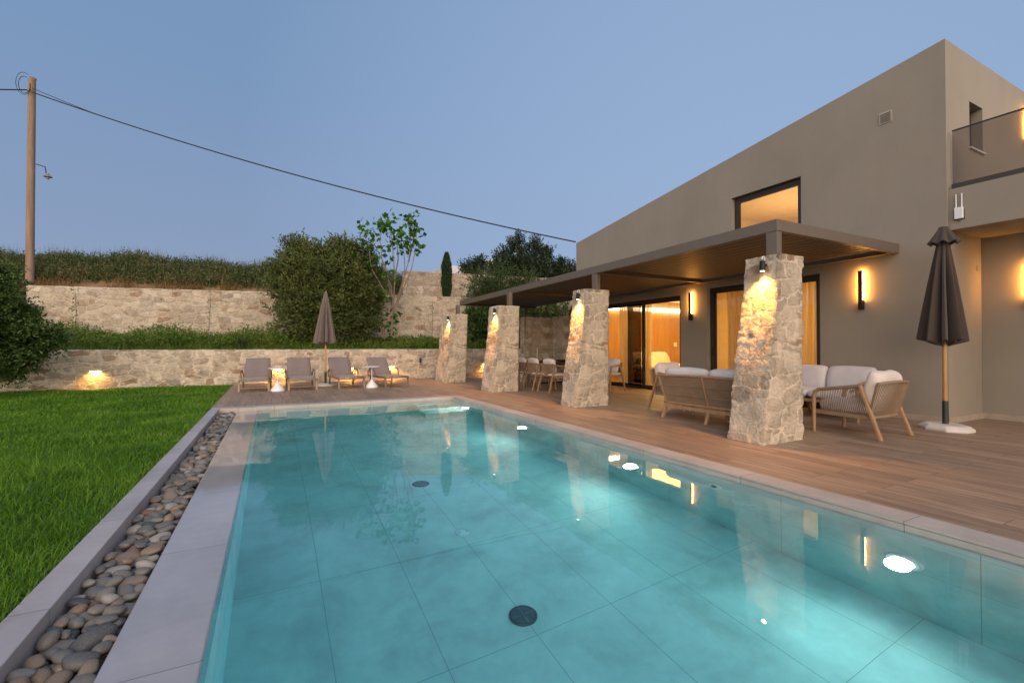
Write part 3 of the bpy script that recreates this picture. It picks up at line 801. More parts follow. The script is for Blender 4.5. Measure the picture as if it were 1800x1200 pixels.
# curtains
def curtain(y0, y1, x, z0, z1, lab, amp=.07, per=.15, grp='sheer curtains inside the sliding doors'):
    n = int((y1-y0)/.012); V = []; rr = random.Random(int(y0*100)); ph = 0
    for i in range(n+1):
        y = y0 + (y1-y0)*i/n; ph += .012/per*2*math.pi*(1 + .45*math.sin(i*.05)+.2*math.sin(i*.13))
        for j in range(9):
            q = j/8; V.append((x + amp*(.6+.4*q)*math.sin(ph + .5*math.sin(q*3+y*4)), y + .012*math.sin(q*4 + y*9), z1 + (z0-z1)*q))
    i = np.arange(n)[:, None]; j = np.arange(8)[None]
    F = np.stack([i*9+j, (i+1)*9+j, (i+1)*9+j+1, i*9+j+1], -1).reshape(-1, 4)
    o = np_mesh('curtain', np.array(V), F, M['curtain'], smooth=True)
    return tag(o, lab, 'curtain', grp)
curtain(9.64, 9.86, HX+.42, .03, 2.36, 'narrow bunched sheer curtain just right of the first sliding door mullion')
curtain(10.36, 10.95, HX+.42, .03, 2.36, 'sheer golden curtain behind the dining chairs in the farther sliding door')
curtain(4.95, 7.2, HX+.42, .03, 2.44, 'wide golden sheer curtain filling the sliding door behind the nearest pillar')
# bedroom furniture
bd = thing('bed', 'bed with pillows glimpsed through the farther sliding door', 'bed', (11.6, 10.1, 0))
m = MB(); m.box(-1.1, .9, -.2, 2.0, .08, .36); m.build('bed_base', M['room_wood'], bd, bevel=.02)
m = MB(); m.cushion((-.1, .9, .46), (1.95, 2.15, .26), e=.25); m.build('mattress', M['cushion_warm'], bd, smooth=True)
for k_, (px_, pz_) in enumerate(((-.6, .74), (.35, .74), (-.55, .62))):
    m = MB(); m.cushion((px_, 1.75 - .35*(k_ == 2), pz_), (.8, .5, .2), Matrix.Rotation(R(60), 3, 'X'), seed=k_); m.build('pillow', M['cushion_warm'], bd, smooth=True)
ac = thing('lounge_chair', 'olive green chair back inside the bedroom by the glass', 'chair', (10.35, 9.15, 0))
m = MB(); m.cushion((0, 0, .38), (.7, .7, .2), e=.3); m.build('seat', M['green_fab'] if 'green_fab' in M else fabric('olive_fabric', (.10,.085,.02)), ac, smooth=True)
m = MB(); m.cushion((0, -.02, .65), (.62, .16, .42), e=.3); m.build('backrest', bpy.data.materials['olive_fabric'], ac, smooth=True)
for sx_ in (-.28, .28):
    for sy_ in (-.28, .28):
        m = MB(); m.tube([(sx_, sy_, 0), (sx_*.9, sy_*.9, .32)], .015, 8); m.build('leg', M['black_metal'], ac)

# ---------------------------------------------------------------- lamps on the house
def bar_lamp(loc, axis, lab, en=1.0):
    """vertical led bar: plate, upright shade and glowing tube; axis = outward direction"""
    rz_ = {'-x': 0.0, '-y': R(90)}[axis]
    t_ = thing('wall_lamp', lab, 'wall lamp', loc, rz_, 'vertical bar wall lamps on the house')
    m = MB(); m.box(-.050, 0, -.030, .030, 0, .16); m.build('mount', M['black_metal'], t_, bevel=.003)
    m = MB(); m.box(-.085, -.052, -.030, .030, 0, .66); m.build('shade', M['black_metal'], t_, bevel=.003)
    m = MB(); m.box(-.0515, -.020, -.024, .024, .165, .655); m.build('led_bar', M['lamp_warm'], t_)
    return t_
bar_lamp((HX, 7.84, 1.78), '-x', 'vertical bar wall lamp glowing between the two sliding doors')
bar_lamp((HX, 4.23, 1.78), '-x', 'vertical bar wall lamp glowing on the wall right of the nearest pillar')
bar_lamp((10.15, 2.57, 1.74), '-x', 'vertical bar wall lamp in the recess under the balcony, at the right edge')
bar_lamp((12.10, HY0, 4.75), '-y', 'vertical bar wall lamp above the balcony glass, at the right edge')
# bell / round fitting in the recess
m = MB(); m.lathe([(.045, 0), (.045, .008), (.038, .014), (.020, .014), (.018, .009), (.001, .009)], 24); o = m.build('round_fitting', M['stucco'], smooth=True); o.location = (10.0, HY0, 2.40); o.rotation_euler = (R(90), 0, 0)
tag(o, 'small round beige fitting on the wall under the balcony', 'wall fitting')
# router
rt = thing('outdoor_router', 'white outdoor wireless box with two antennas below the glass balcony', 'router', (9.0, 2.985, 3.03))
m = MB(); m.box(-.045, -.006, -.05, .05, 0, .17); m.build('case', M['white'], rt, bevel=.008)
for s_ in (-.032, .032):
    m = MB(); m.tube([(-.025, s_, .17), (-.025, s_, .37)], [.009, .0075], 10); m.build('antenna', M['white'], rt, smooth=True)
m = MB(); m.tube([(-.02, -.02+.045*k_/8, -.0 - .04*math.sin(k_/8*math.pi)) for k_ in range(9)], .003, 6); m.build('cable', M['wire'], rt)
m = MB(); m.box(-.006, 0, -.055, .065, -.01, .14); m.build('bracket', M['black_metal'], rt)
# ---------------------------------------------------------------- parasols
def parasol(name, lab, loc, rz, mat, polemat, H_=2.84, zb=1.20, rb=.33, cap=False, seed=0, base=True, pole_r=.024):
    t_ = thing(name, lab, 'parasol', loc, rz)
    rr = random.Random(seed)
    m = MB(); m.tube([(0,0,.30), (0,0,H_-.03)], pole_r, 14); m.build('pole', polemat, t_, smooth=True)
    m = MB(); m.tube([(0,0,.06), (0,0,.40)], pole_r+.007, 14); m.build('sleeve', M['green_black'], t_, smooth=True)
    if cap:    # folded cloth: 8 ribs, folds hanging between them
        m = MB(); n = 96; nz = 40; lob = 8
    else:
        m = MB(); n = 96; nz = 36; lob = 8
    ph = [rr.uniform(-.35, .35) for _ in range(16)]
    V = []; top = H_ - (.03 if not cap else .06)
    for j in range(nz+1):
        q = j/nz
        for k in range(n):
            a = 2*math.pi*k/n
            f = math.cos(lob*a/1.0 + .5*math.sin(2*a+ph[0])) * .5 + .5
            f2 = math.cos(lob*2*a + ph[1] + q*1.2)*.5+.5
            r0 = .035 + (rb-.035)*q**.92
            fold = (.12 + .88*f**.75) if q > .02 else 1.
            r = r0*(1 - (1-fold)*(min(1, q*2.2)))*(1+.10*math.sin(a*1+ph[2])) + .02*f2*q
            if q > .9: r *= 1 - .25*(q-.9)/.1*(1-f)
            drop = (.10*(1-f) + .02*math.sin(3*a+ph[3]))*q
            V.append((r*math.cos(a+.25*q*ph[5]), r*math.sin(a+.25*q*ph[5]), top - (top-zb)*q - drop*.8))
    fs = [(j*n+k, j*n+(k+1)%n, (j+1)*n+(k+1)%n, (j+1)*n+k) for j in range(nz) for k in range(n)]
    m.add(V, fs); o = m.build('canopy', mat, t_, smooth=True)
    sm = o.modifiers.new('thick', 'SOLIDIFY'); sm.thickness = .004
    if cap:
        m = MB(); V = []; n2 = 96; nz2 = 12
        for j in range(nz2+1):
            q = j/nz2
            for k in range(n2):
                a = 2*math.pi*k/n2; f = math.cos(8*a)*.5+.5
                r = .05 + .125*q**1.25*(.72+.28*f); V.append((r*math.cos(a), r*math.sin(a), H_ + .01 - .21*q - .035*(1-f)*q))
        m.add(V, [(j*n2+k, j*n2+(k+1)%n2, (j+1)*n2+(k+1)%n2, (j+1)*n2+k) for j in range(nz2) for k in range(n2)] + [tuple(range(n2))[::-1]])
        o = m.build('top_flap', mat, t_, smooth=True); sm = o.modifiers.new('thick', 'SOLIDIFY'); sm.thickness = .004
    else:
        m = MB(); m.tube([(0,0,H_-.03), (0,0,H_+.02)], [.018, .012], 10); m.build('finial', polemat, t_, smooth=True)
    m = MB()
    for k in range(8):
        a = 2*math.pi*k/8; m.beam((.03*math.cos(a), .03*math.sin(a), zb+.25), (rb*.62*math.cos(a), rb*.62*math.sin(a), zb-.02), .012, .018)
    m.build('ribs', polemat, t_)
    return t_
p_ = parasol('parasol', 'large dark brown closed parasol on a white octagonal base beside the house corner', (8.30, 2.925, 0), .3, M['parasol'], M['parasol_pole'], 2.80, 1.24, .26, True, 5, pole_r=.027)
m = MB(); pr_ = []
for (r, z) in ((.33, 0.0), (.33, .035), (.27, .075), (.24, .082), (.0, .085)):
    pr_.append((r, z))
m.lathe(pr_[:-1], 8); o = m.build('base', M['base_white'], p_, bevel=.008); o.scale = (1.0, .82, 1); o.rotation_euler = (0, 0, R(22.5 + 20))
p2_ = parasol('parasol', 'closed taupe parasol standing between the sun loungers in front of the stone wall', (1.42, 14.76, 0), .9, M['parasol_far'], M['parasol_pole'], 2.78, 1.27, .33, False, 8)
m = MB(); m.lathe([(.36, 0), (.36, .03), (.30, .06), (.05, .07)], 28); m.build('base', M['base_white'], p2_, smooth=True)

# ---------------------------------------------------------------- sun loungers (origin at the middle of the foot end, head towards +y)
def lounger(lab, loc, rz):
    t_ = thing('sun_lounger', lab, 'sun lounger', loc, rz, 'sun loungers facing the pool')
    W = .335; zs = .30
    def leg(x, y, dy, ztop=.285):
        m = MB(); m.beam((x, y, 0), (x, y+dy, ztop), .045, .028, (0,1,0)); return m.build('leg', M['lounger_frame'], t_, bevel=.004)
    for s_ in (-1, 1): leg(s_*W, .03, .06); leg(s_*W, 1.30, -.06)
    for s_ in (-1, 1):
        m = MB(); m.beam((s_*(W-.005), .02, zs-.02), (s_*(W-.005), 1.50, zs-.02), .035, .045); m.build('side_rail', M['lounger_frame'], t_, bevel=.004)
        m = MB(); m.tube([(s_*W, .78, zs-.03), (s_*(W+.025), .82, zs+.10), (s_*(W+.03), .92, zs+.18), (s_*(W+.03), 1.20, zs+.20), (s_*(W+.02), 1.42, zs+.10), (s_*W, 1.46, zs-.04)], .017, 8); m.build('armrest', M['lounger_frame'], t_, smooth=True)
    for a_, z_, k_ in ((.045, .10, .02), (1.28, .10, .02), (.02, zs-.02, .035)):
        m = MB(); m.beam((-W+.02, a_, z_), (W-.02, a_, z_), k_, k_); m.build('crossbar', M['lounger_frame'], t_)
    m = MB(); n = 14
    V = []
    for i in range(n+1):
        y = .01 + 1.29*i/n
        for k in range(7):
            x = -W+.02 + (2*W-.04)*k/6; V.append((x, y, zs + .018 - .03*math.sin(math.pi*k/6)*math.sin(math.pi*min(1, max(0, i/n)))))
    m.add(V, [(i*7+k, i*7+k+1, (i+1)*7+k+1, (i+1)*7+k) for i in range(n) for k in range(6)]); o = m.build('seat', M['sling'], t_, smooth=True)
    sd = o.modifiers.new('s', 'SOLIDIFY'); sd.thickness = .012
    ba = R(50); bl = .66; m = MB(); V = []
    for i in range(11):
        q = i/10
        for k in range(7):
            x = (-W+.015 + (2*W-.03)*k/6)*(1-.06*q); sag = -.025*math.sin(math.pi*k/6)*math.sin(math.pi*q)
            V.append((x, 1.28 + bl*q*math.cos(ba) - sag, zs+.02 + bl*q*math.sin(ba) + sag))
    m.add(V, [(i*7+k, i*7+k+1, (i+1)*7+k+1, (i+1)*7+k) for i in range(10) for k in range(6)]); o = m.build('backrest', M['sling'], t_, smooth=True)
    sd = o.modifiers.new('s', 'SOLIDIFY'); sd.thickness = .014
    m = MB()
    for s_ in (-1, 1): m.beam((s_*(W-.02), 1.29, zs-.005), (s_*(W-.045), 1.29+bl*math.cos(ba), zs-.005+bl*math.sin(ba)), .03, .03)
    m.beam((-(W-.045), 1.29+bl*math.cos(ba), zs-.005+bl*math.sin(ba)), ((W-.045), 1.29+bl*math.cos(ba), zs-.005+bl*math.sin(ba)), .03, .03)
    m.beam((-(W-.03), 1.29+bl*.1, zs+.05), (W-.03, 1.29+bl*.1, zs+.05), .02, .02); m.build('back_frame', M['lounger_frame'], t_)
    return t_
l0 = lounger('taupe sun lounger nearest the lawn, leftmost of the four', (-.40, 13.40, 0), R(-2))
copy_tree(l0, (.73, 13.28, 0), R(1), 'taupe sun lounger between the brick light and the closed parasol')
copy_tree(l0, (1.95, 13.22, 0), R(5), 'taupe sun lounger just right of the closed parasol')
copy_tree(l0, (3.15, 13.04, 0), R(9), 'taupe sun lounger nearest the farthest pillar, rightmost of the four')
# side tables
def side_table(lab, loc):
    t_ = thing('side_table', lab, 'side table', loc, 0, 'white side tables between the loungers')
    m = MB(); m.lathe([(.17, 0), (.172, .02), (.15, .07), (.10, .13), (.045, .19), (.016, .24)], 28); m.build('base', M['white'], t_, smooth=True)
    m = MB(); m.tube([(0,0,.22), (0,0,.585)], .011, 12); m.build('stem', M['white'], t_, smooth=True)
    m = MB(); m.lathe([(.02, .575), (.222, .582), (.225, .592), (.222, .598), (.02, .598)], 32); m.build('table_top', M['white'], t_, smooth=True)
    return t_
s0 = side_table('white pedestal side table between the two leftmost loungers, in front of a brick light', (.14, 13.46, 0))
copy_tree(s0, (2.50, 13.38, 0), 0, 'white pedestal side table between the two rightmost loungers')

# brick lights in the low wall
def brick_light(lab, x, z, en=9, z_=0):
    t_ = thing('brick_light', lab, 'wall light', (x, 16.5, z), 0, 'hooded brick lights in the low wall')
    m = MB(); m.box(-.13, .13, -.045, .0, .02, .075); m.box(-.13, .13, -.085, -.045, .045, .075); m.build('hood', M['base_white'], t_, bevel=.004)
    m = MB(); m.box(-.115, .115, -.040, -.004, .004, .018); m.build('lens', M['lamp_brick'], t_)
    ld = bpy.data.lights.new('brick_glow', 'AREA'); ld.shape = 'RECTANGLE'; ld.size = .22; ld.size_y = .03; ld.energy = en; ld.color = (1., .45, .08); ld.spread = R(150)
    lo = bpy.data.objects.new('brick_glow', ld); COL.objects.link(lo); lo.parent = t_; lo.location = (0, -.060, -.002); lo.rotation_euler = (R(-4), 0, 0)
brick_light('glowing hooded wall light above the lawn, leftmost in the low wall', -4.28, .46)
brick_light('glowing hooded wall light behind the leftmost side table', .16, .46)
brick_light('glowing hooded wall light behind the loungers right of the parasol', 2.35, .40)
brick_light('glowing hooded wall light behind the rightmost lounger', 3.75, .42)
brick_light('glowing hooded wall light just left of the third pillar, in the low wall', 7.40, .46)
m = MB(); m.tube([(0,0,0), (0,0,.17)], .035, 14); m.box(-.02, .02, 0, .06, .05, .12); o = m.build('wall_spotlight', M['black_metal'], smooth=True); o.location = (4.79, 16.43, .56)
tag(o, 'small unlit black cylinder spotlight on the low wall right of the loungers', 'spotlight')

# ---------------------------------------------------------------- rope and teak seating
def cords(mb, A0, A1, B0, B1, n, r=.0045, bow=0., bn=(0,0,0)):
    """n cords from rail A (A0..A1) to rail B (B0..B1)"""
    A0, A1, B0, B1 = map(Vector, (A0, A1, B0, B1)); bn = Vector(bn)
    for k in range(n):
        q = (k+.5)/n; a = A0.lerp(A1, q); b = B0.lerp(B1, q)
        mb.tube([a, a.lerp(b, .5) + bn*bow, b], r, 5, False)
def seat_unit(t_, W, nseat, D=.78, armchair=False, pillow=True):
    """origin middle of footprint, faces +y; W width along x"""
    hx = W/2; yb, yf = -D/2, D/2; za, zr, zt = .60, .30, .71
    T = M['teak']; Rp = M['rope']
    for s_ in (-1, 1):
        m = MB(); m.tube([(s_*hx, yf-.02, 0), (s_*hx, yf-.02, .46), (s_*hx, yf-.035, .535), (s_*hx, yf-.09, .575)], [.022, .027, .027, .024], 10); m.build('front_leg', T, t_, smooth=True)
        if armchair: m = MB(); m.beam((s_*(hx+.01), yb-.07, 0), (s_*(hx-.005), yb+.16, .66), .034, .05, (1,0,0), .034, .06); m.build('rear_leg', T, t_, bevel=.006)
        m = MB(); m.tube([(s_*hx, yf-.07, .57), (s_*hx, yb+.16, .655)], .022, 8); m.build('armrest', Rp, t_, smooth=True)
        m = MB(); cords(m, (s_*hx, yf-.10, .575), (s_*hx, yb+.16, .655), (s_*(hx-.03), yf-.10, zr-.02), (s_*(hx-.03), yb+.08, zr-.03), 24, .005); m.build('side_cords', Rp, t_)
        m = MB(); m.beam((s_*(hx-.03), yf-.03, zr-.03), (s_*(hx-.03), yb+.06, zr-.04), .03, .05); m.build('side_rail', Rp, t_, bevel=.004)
    m = MB(); m.beam((-hx+.02, yf-.03, zr-.03), (hx-.02, yf-.03, zr-.03), .03, .05); m.build('front_rail', T, t_, bevel=.004)
    # back: top rail slightly curved, leaning backwards
    m = MB(); tp = []
    for k in range(13):
        q = k/12*2-1; tp.append(Vector((hx*q, yb - .035 - .05*(1-q*q), zt - .02*q*q)))
    m.tube(tp, .019, 8); m.build('back_rail', Rp if armchair else T, t_, smooth=True)
    m = MB(); bp = [Vector((hx*.93*p.x/hx, yb+.075 - .02*(1-(p.x/hx)**2), zr-.04)) for p in tp]; m.tube(bp, .020, 8); m.build('lower_rail', Rp if armchair else T, t_, smooth=True)
    m = MB(); n = int(W/(.028 if armchair else .0115))
    for k in range(n):
        q = (k+.5)/n*12; i = min(11, int(q)); f = q - i
        a = tp[i].lerp(tp[i+1], f); b = bp[i].lerp(bp[i+1], f); m.tube([a, b], .0048 if armchair else .0048, 5, False)
    m.build('back_cords', Rp, t_)
    for s_ in (-1, 1):
        m = MB(); m.beam(bp[0 if s_ < 0 else -1], tp[0 if s_ < 0 else -1], .028, .034); m.build('back_post', Rp if armchair else T, t_, bevel=.004)
    if not armchair:
        m = MB(); m.beam((0, yb+.05, zr-.05), (0, yb-.10, zt-.01), .03, .022); m.build('back_slat', T, t_, bevel=.004)
        for f in (.36, .70):
            m = MB(); m.tube([b.lerp(a, 1-f) + Vector((0, -.010, 0)) for a, b in zip(tp, bp)], .007, 6); m.build('back_cord_band', Rp, t_, smooth=True)
        m = MB(); m.beam((-hx*.95, yb+.06, .20), (hx*.95, yb+.06, .20), .04, .055); m.build('rear_beam', T, t_, bevel=.004)
        for x in (-hx*.93, 0, hx*.93):
            m = MB(); m.beam((x, yb-.02, 0), (x, yb+.06, .18), .035, .05, (1,0,0)); m.build('rear_foot', T, t_, bevel=.004)
        m = MB(); m.beam((0, .1, 0), (0, .1, .24), .05, .05, (0,1,0)); m.build('middle_leg', T, t_, bevel=.004)
    m = MB(); m.box(-hx+.04, hx-.04, yb+.07, yf-.03, zr-.045, zr-.015); m.build('seat_deck', T, t_)
    sw = (W-.10)/nseat
    for k in range(nseat):
        cx = -hx+.05 + sw*(k+.5)
        m = MB(); m.cushion((cx, .04, .365), (sw-.006, D-.16, .16), e=.18, seed=k); m.build('seat_cushion', M['cushion'], t_, smooth=True)
        if not armchair:
            m = MB(); m.cushion((cx, yb+.115, .60), (sw-.01, .46, .20), Matrix.Rotation(R(104), 3, 'X'), e=.26, seed=k+5, nu=40, nv=20, wob=.016); m.build('back_cushion', M['cushion'], t_, smooth=True)
    if armchair:
        m = MB(); m.cushion((0, yb+.10, .60), (W-.10, .50, .20), Matrix.Rotation(R(106), 3, 'X'), e=.34, seed=3, nu=44, nv=24, wob=.022); m.build('back_cushion', M['cushion_warm'], t_, smooth=True)
A1 = thing('rope_armchair', 'rope and teak armchair with a cream cushion, right of the nearest pillar', 'armchair', (6.95, 3.36, 0), 0, 'rope lounge armchairs')
seat_unit(A1, .74, 1, .74, True)
A2 = copy_tree(A1, (6.86, 6.28, 0), R(184), 'rope armchair beyond the sofa, only its cream back cushion and a leg showing')
S1 = thing('rope_sofa', 'rope backed two seat sofa with its back to the pool, left of the nearest pillar', 'sofa', (6.05, 4.72, 0), R(-90+3), 'rope sofas of the lounge set')
seat_unit(S1, 1.72, 2, .80)
S2 = thing('rope_sofa', 'pale cushioned sofa against the house wall behind the nearest pillar', 'sofa', (8.25, 4.95, 0), R(90), 'rope sofas of the lounge set')
seat_unit(S2, 2.3, 3, .80)
ct = thing('coffee_table', 'low round wooden coffee table between the sofas', 'coffee table', (7.22, 4.70, 0))
m = MB(); m.lathe([(.02, .335), (.38, .335), (.395, .35), (.38, .37), (.02, .37)], 36); m.build('table_top', M['teak'], ct, smooth=True)
for k in range(3):
    a = k*2*math.pi/3+.4; m = MB(); m.tube([(.30*math.cos(a), .30*math.sin(a), 0), (.20*math.cos(a), .20*math.sin(a), .335)], .02, 10); m.build('leg', M['teak'], ct, smooth=True)

# ---------------------------------------------------------------- dining set
dt = thing('dining_table', 'long dark topped outdoor dining table behind the second pillar', 'dining table', (7.02, 10.72, 0))
M['table_dark'] = simple('dark_table_top', (.05,.035,.028), .35)
m = MB(); m.box(-.45, .45, -1.25, 1.25, .705, .74); m.build('table_top', M['table_dark'], dt, bevel=.006)
m = MB(); m.box(-.36, .36, -1.1, 1.1, .655, .703); m.build('apron', M['teak'], dt)
for sx_ in (-.33, .33):
    for sy_ in (-1.02, 1.02):
        m = MB(); m.beam((sx_*1.1, sy_*1.05, 0), (sx_, sy_, .655), .05, .06, (0,1,0)); m.build('leg', M['teak'], dt, bevel=.004)
tp_ = thing('table_bowl', 'shallow dark tray bowl on the dining table', 'bowl', (6.95, 10.30, .741))
m = MB(); m.lathe([(.10, 0), (.22, .03), (.26, .06), (.25, .06), (.20, .038), (.05, .012)], 28); m.build('dish', M['table_dark'], tp_, smooth=True)
def dining_chair(lab, loc, rz):
    t_ = thing('dining_chair', lab, 'chair', loc, rz, 'rope dining chairs around the table')   # faces +y
    T = M['teak']; Rp = M['rope']; hx = .29
    for s_ in (-1, 1):
        m = MB(); m.beam((s_*hx, .24, 0), (s_*(hx-.01), .19, .64), .03, .045, (1,0,0)); m.build('front_leg', T, t_, bevel=.005)
        m = MB(); m.beam((s_*(hx-.01), -.33, 0), (s_*(hx-.02), -.15, .66), .03, .045, (1,0,0)); m.build('rear_leg', T, t_, bevel=.005)
        m = MB(); m.tube([(s_*(hx-.01), .22, .635), (s_*(hx), .0, .66), (s_*(hx-.01), -.22, .70)], .018, 8); m.build('armrest', T, t_, smooth=True)
        m = MB(); m.beam((s_*(hx-.03), .20, .40), (s_*(hx-.03), -.22, .39), .025, .045); m.build('side_rail', T, t_)
    tp = [Vector((hx*q, -.22 - .10*(1-q*q), .71)) for q in [k/6-1 for k in range(13)]]
    bp = [Vector((.24*q, -.18 - .05*(1-q*q), .40)) for q in [k/6-1 for k in range(13)]]
    m = MB(); m.tube(tp, .018, 8); m.build('back_rail', T, t_, smooth=True)
    m = MB()
    for k in range(44):
        q = (k+.5)/44*12; i = min(11, int(q)); f = q-i; m.tube([tp[i].lerp(tp[i+1], f), bp[i].lerp(bp[i+1], f)], .0052, 5, False)
    m.build('back_cords', Rp, t_)
    m = MB(); m.cushion((0, .0, .44), (.52, .48, .08), e=.3); m.build('seat_cushion', M['cushion_warm'], t_, smooth=True)
    m = MB(); m.cushion((0, -.13, .66), (.50, .38, .13), Matrix.Rotation(R(102), 3, 'X'), e=.36, seed=2, wob=.018); m.build('back_cushion', M['cushion_warm'], t_, smooth=True)
    return t_
c0 = dining_chair('rope dining chair nearest the second pillar, its back to the pool', (6.40, 9.98, 0), R(-90))
copy_tree(c0, (6.37, 10.72, 0), R(-92), 'rope dining chair in the middle of the row backing on to the pool')
copy_tree(c0, (6.38, 11.45, 0), R(-88), 'rope dining chair partly hidden by the third pillar, farthest with its back to the pool')
copy_tree(c0, (7.80, 9.55, 0), R(96), 'rope dining chair in front of the golden curtain, right of the second pillar')
copy_tree(c0, (7.72, 10.60, 0), R(90), 'rope dining chair on the house side of the table, mostly hidden by the second pillar')
gs = thing('glass_screen', 'clear glass wind screen standing beyond the dining table', 'screen', (7.28, 12.3, 0))
m = MB(); m.box(0, 1.2, -.006, .006, .05, 1.10); m.build('pane', M['glass'], gs)
m = MB(); m.box(-.02, 0, -.012, .012, 0, 1.12); m.build('post', M['base_white'], gs)
m = MB(); m.box(0, 1.2, -.02, .02, 0, .05); m.build('base_channel', M['frame_dark'], gs)

# ---------------------------------------------------------------- utility pole and cable
up_ = thing('utility_pole', 'tall weathered wooden utility pole on the hill behind the terrace wall', 'utility pole', (-8.11, 23.8, 3.2))
m = MB(); m.tube([(0,0,0), (0,0,8.0), (.03,0,8.12)], [.128, .108, .100], 16); m.build('shaft', M['wood_pole'], up_, smooth=True)
m = MB(); m.tube([(.16, -.05, 4.85), (.42, -.08, 4.78), (.45, -.08, 4.55)], .018, 8); m.build('bracket_arm', M['wire'], up_, smooth=True)
m = MB(); m.lathe([(.04, .10), (.05, .04), (.13, -.03), (.13, -.045), (.04, -.04)], 18, (.50, -.08, 4.45)); m.lathe([(.05, -.06), (.045, -.12), (.01, -.14)], 12, (.50, -.08, 4.45)); m.build('lamp_shade', M['galv'] if 'galv' in M else simple('galvanised', (.25,.24,.23), .5, .5), up_, smooth=True)
m = MB(); m.tube([(-.17 - .16*math.sin(a) , -.12, 7.75 + .32*math.cos(a)) for a in [k*math.pi/7 - .4 for k in range(13)]], .012, 5); m.tube([(-.17 - .22*math.sin(a) , -.16, 7.78 + .42*math.cos(a)) for a in [k*math.pi/7 - .6 for k in range(12)]], .010, 5); m.build('wire_coil', M['wire'], up_, smooth=True)
PA = Vector((-8.05, 23.62, 10.70)); PB = Vector((8.94, 12.60, 4.62))
m = MB(); pts = []
for k in range(61):
    u = k/60; p = PA.lerp(PB, u); p.z -= .36*4*u*(1-u); pts.append(p)
m.tube(pts, .022, 6); m.tube([p + Vector((0, .03, .16*max(0, 1-i/9)**1.2)) for i, p in enumerate(pts[:10])], .012, 5)
o = m.build('overhead_cable', M['wire'], smooth=True); tag(o, 'black overhead cable sagging from the utility pole to the villa roof', 'cable')
PC = Vector((-8.2, 23.7, 10.78)); PD = Vector((-34, 33, 11.9)); m = MB()
m.tube([PC.lerp(PD, k/20) - Vector((0, 0, .7*4*(k/20)*(1-k/20))) for k in range(21)], .022, 6)
o = m.build('overhead_cable', M['wire'], smooth=True); tag(o, 'black overhead cable leaving the utility pole towards the left edge', 'cable')

# distant building
db = thing('far_building', 'pale flat roofed building far behind the trees', 'building', (15.4, 34, 0))
m = MB(); m.box(0, 2.6, 0, 6, 0, 8.05); m.build('wall', simple('pale_render', (.42,.37,.33), .9), db)
m = MB(); m.box(-3.2, 0, .8, 5, 0, 7.6); m.build('side_wing', simple('white_render', (.55,.56,.60), .9), db)
m = MB(); m.box(-.08, 2.68, -.08, 6.08, 8.05, 8.17); m.build('roof_edge', M['base_white'], db)
# ---------------------------------------------------------------- vegetation helpers
_F = 812.0
_yw = math.atan(422/_F); _pt = math.atan(9/_F)
_fw = Vector((math.sin(_yw)*math.cos(_pt), math.cos(_yw)*math.cos(_pt), math.sin(_pt)))
_rt = Vector((math.cos(_yw), -math.sin(_yw), 0)); _up = _rt.cross(_fw)
def at(px, py, Y):
    d = _fw + _rt*((px-900)/_F) + _up*((600-py)/_F); k = Y/d.y
    return Vector((0,0,1.15)) + d*k
def unit(a): return a/np.maximum(np.linalg.norm(a, axis=-1, keepdims=True), 1e-9)
def leaf_quads(P, D, L, W, rng, fold=.0):
    """rhombus leaves: P (n,3) base, D (n,3) direction, L, W arrays"""
    n = len(P); r = unit(rng.normal(size=(n, 3))); S = unit(np.cross(D, r)); L = np.broadcast_to(L, n)[:, None]; W = np.broadcast_to(W, n)[:, None]
    N = np.cross(S, D)
    V = np.stack([P, P + D*L*.5 + S*W*.5 + N*W*.12, P + D*L, P + D*L*.5 - S*W*.5 + N*W*.12], 1).reshape(-1, 3)
    F = np.arange(n*4).reshape(-1, 4); return V, F
def crown(blobs, ntw, nl, tl, L, W, seed, up=.35, inner=.25, spread=.6, shell=(.62, 1.02), rough=.18):
    rng = np.random.default_rng(seed)
    B = np.array([list(b) for b in blobs], float); vol = (B[:,3]*B[:,4] + B[:,3]*B[:,5] + B[:,4]*B[:,5]); pick = rng.choice(len(B), ntw, p=vol/vol.sum())
    u = unit(rng.normal(size=(ntw, 3))); c = B[pick, :3]; rad = B[pick, 3:6]
    # lumpy surface
    lump = 1 + rough*np.sin(u[:,0]*5 + pick*1.7)*np.sin(u[:,1]*6 + pick)*1.2 + rough*.6*np.sin(u[:,2]*11 + u[:,0]*9 + pick*2.1)
    rf = shell[0] + (shell[1]-shell[0])*rng.random(ntw)**.7
    isin = rng.random(ntw) < inner; rf = np.where(isin, .25 + .45*rng.random(ntw), rf)
    O = c + u*rad*(rf*lump)[:, None]
    D = unit(u + np.array([0,0,up]) + rng.normal(size=(ntw,3))*.35); T = tl*(.5 + rng.random(ntw))
    q = (np.arange(nl)+.5)/nl
    P = O[:,None,:] + D[:,None,:]*(T[:,None]*(q[None]-.35))[:,:,None]; P = P + np.array([0,0,-.12])*(T[:,None]*q[None]**2)[:,:,None]
    P = P.reshape(-1, 3); DD = np.repeat(D, nl, 0); n = len(P)
    DL = unit(DD*(1-spread) + unit(rng.normal(size=(n,3)))*spread)
    s = .55 + .8*rng.random(n)
    return leaf_quads(P, DL, L*s, W*s, rng)
def blobs_px(lst, Y, dep=1.0):
    out = []
    for i, b in enumerate(lst):
        px, py, r = b[:3]; yy = Y + (b[3] if len(b) > 3 else 0)
        p = at(px, py, yy); dd = (p - Vector((0,0,1.15))).dot(_fw); rm = r*dd/_F
        ry = rm*(b[4] if len(b) > 4 else 1.0)
        out.append((p.x, p.y, p.z, rm, rm*dep, ry))
    return out
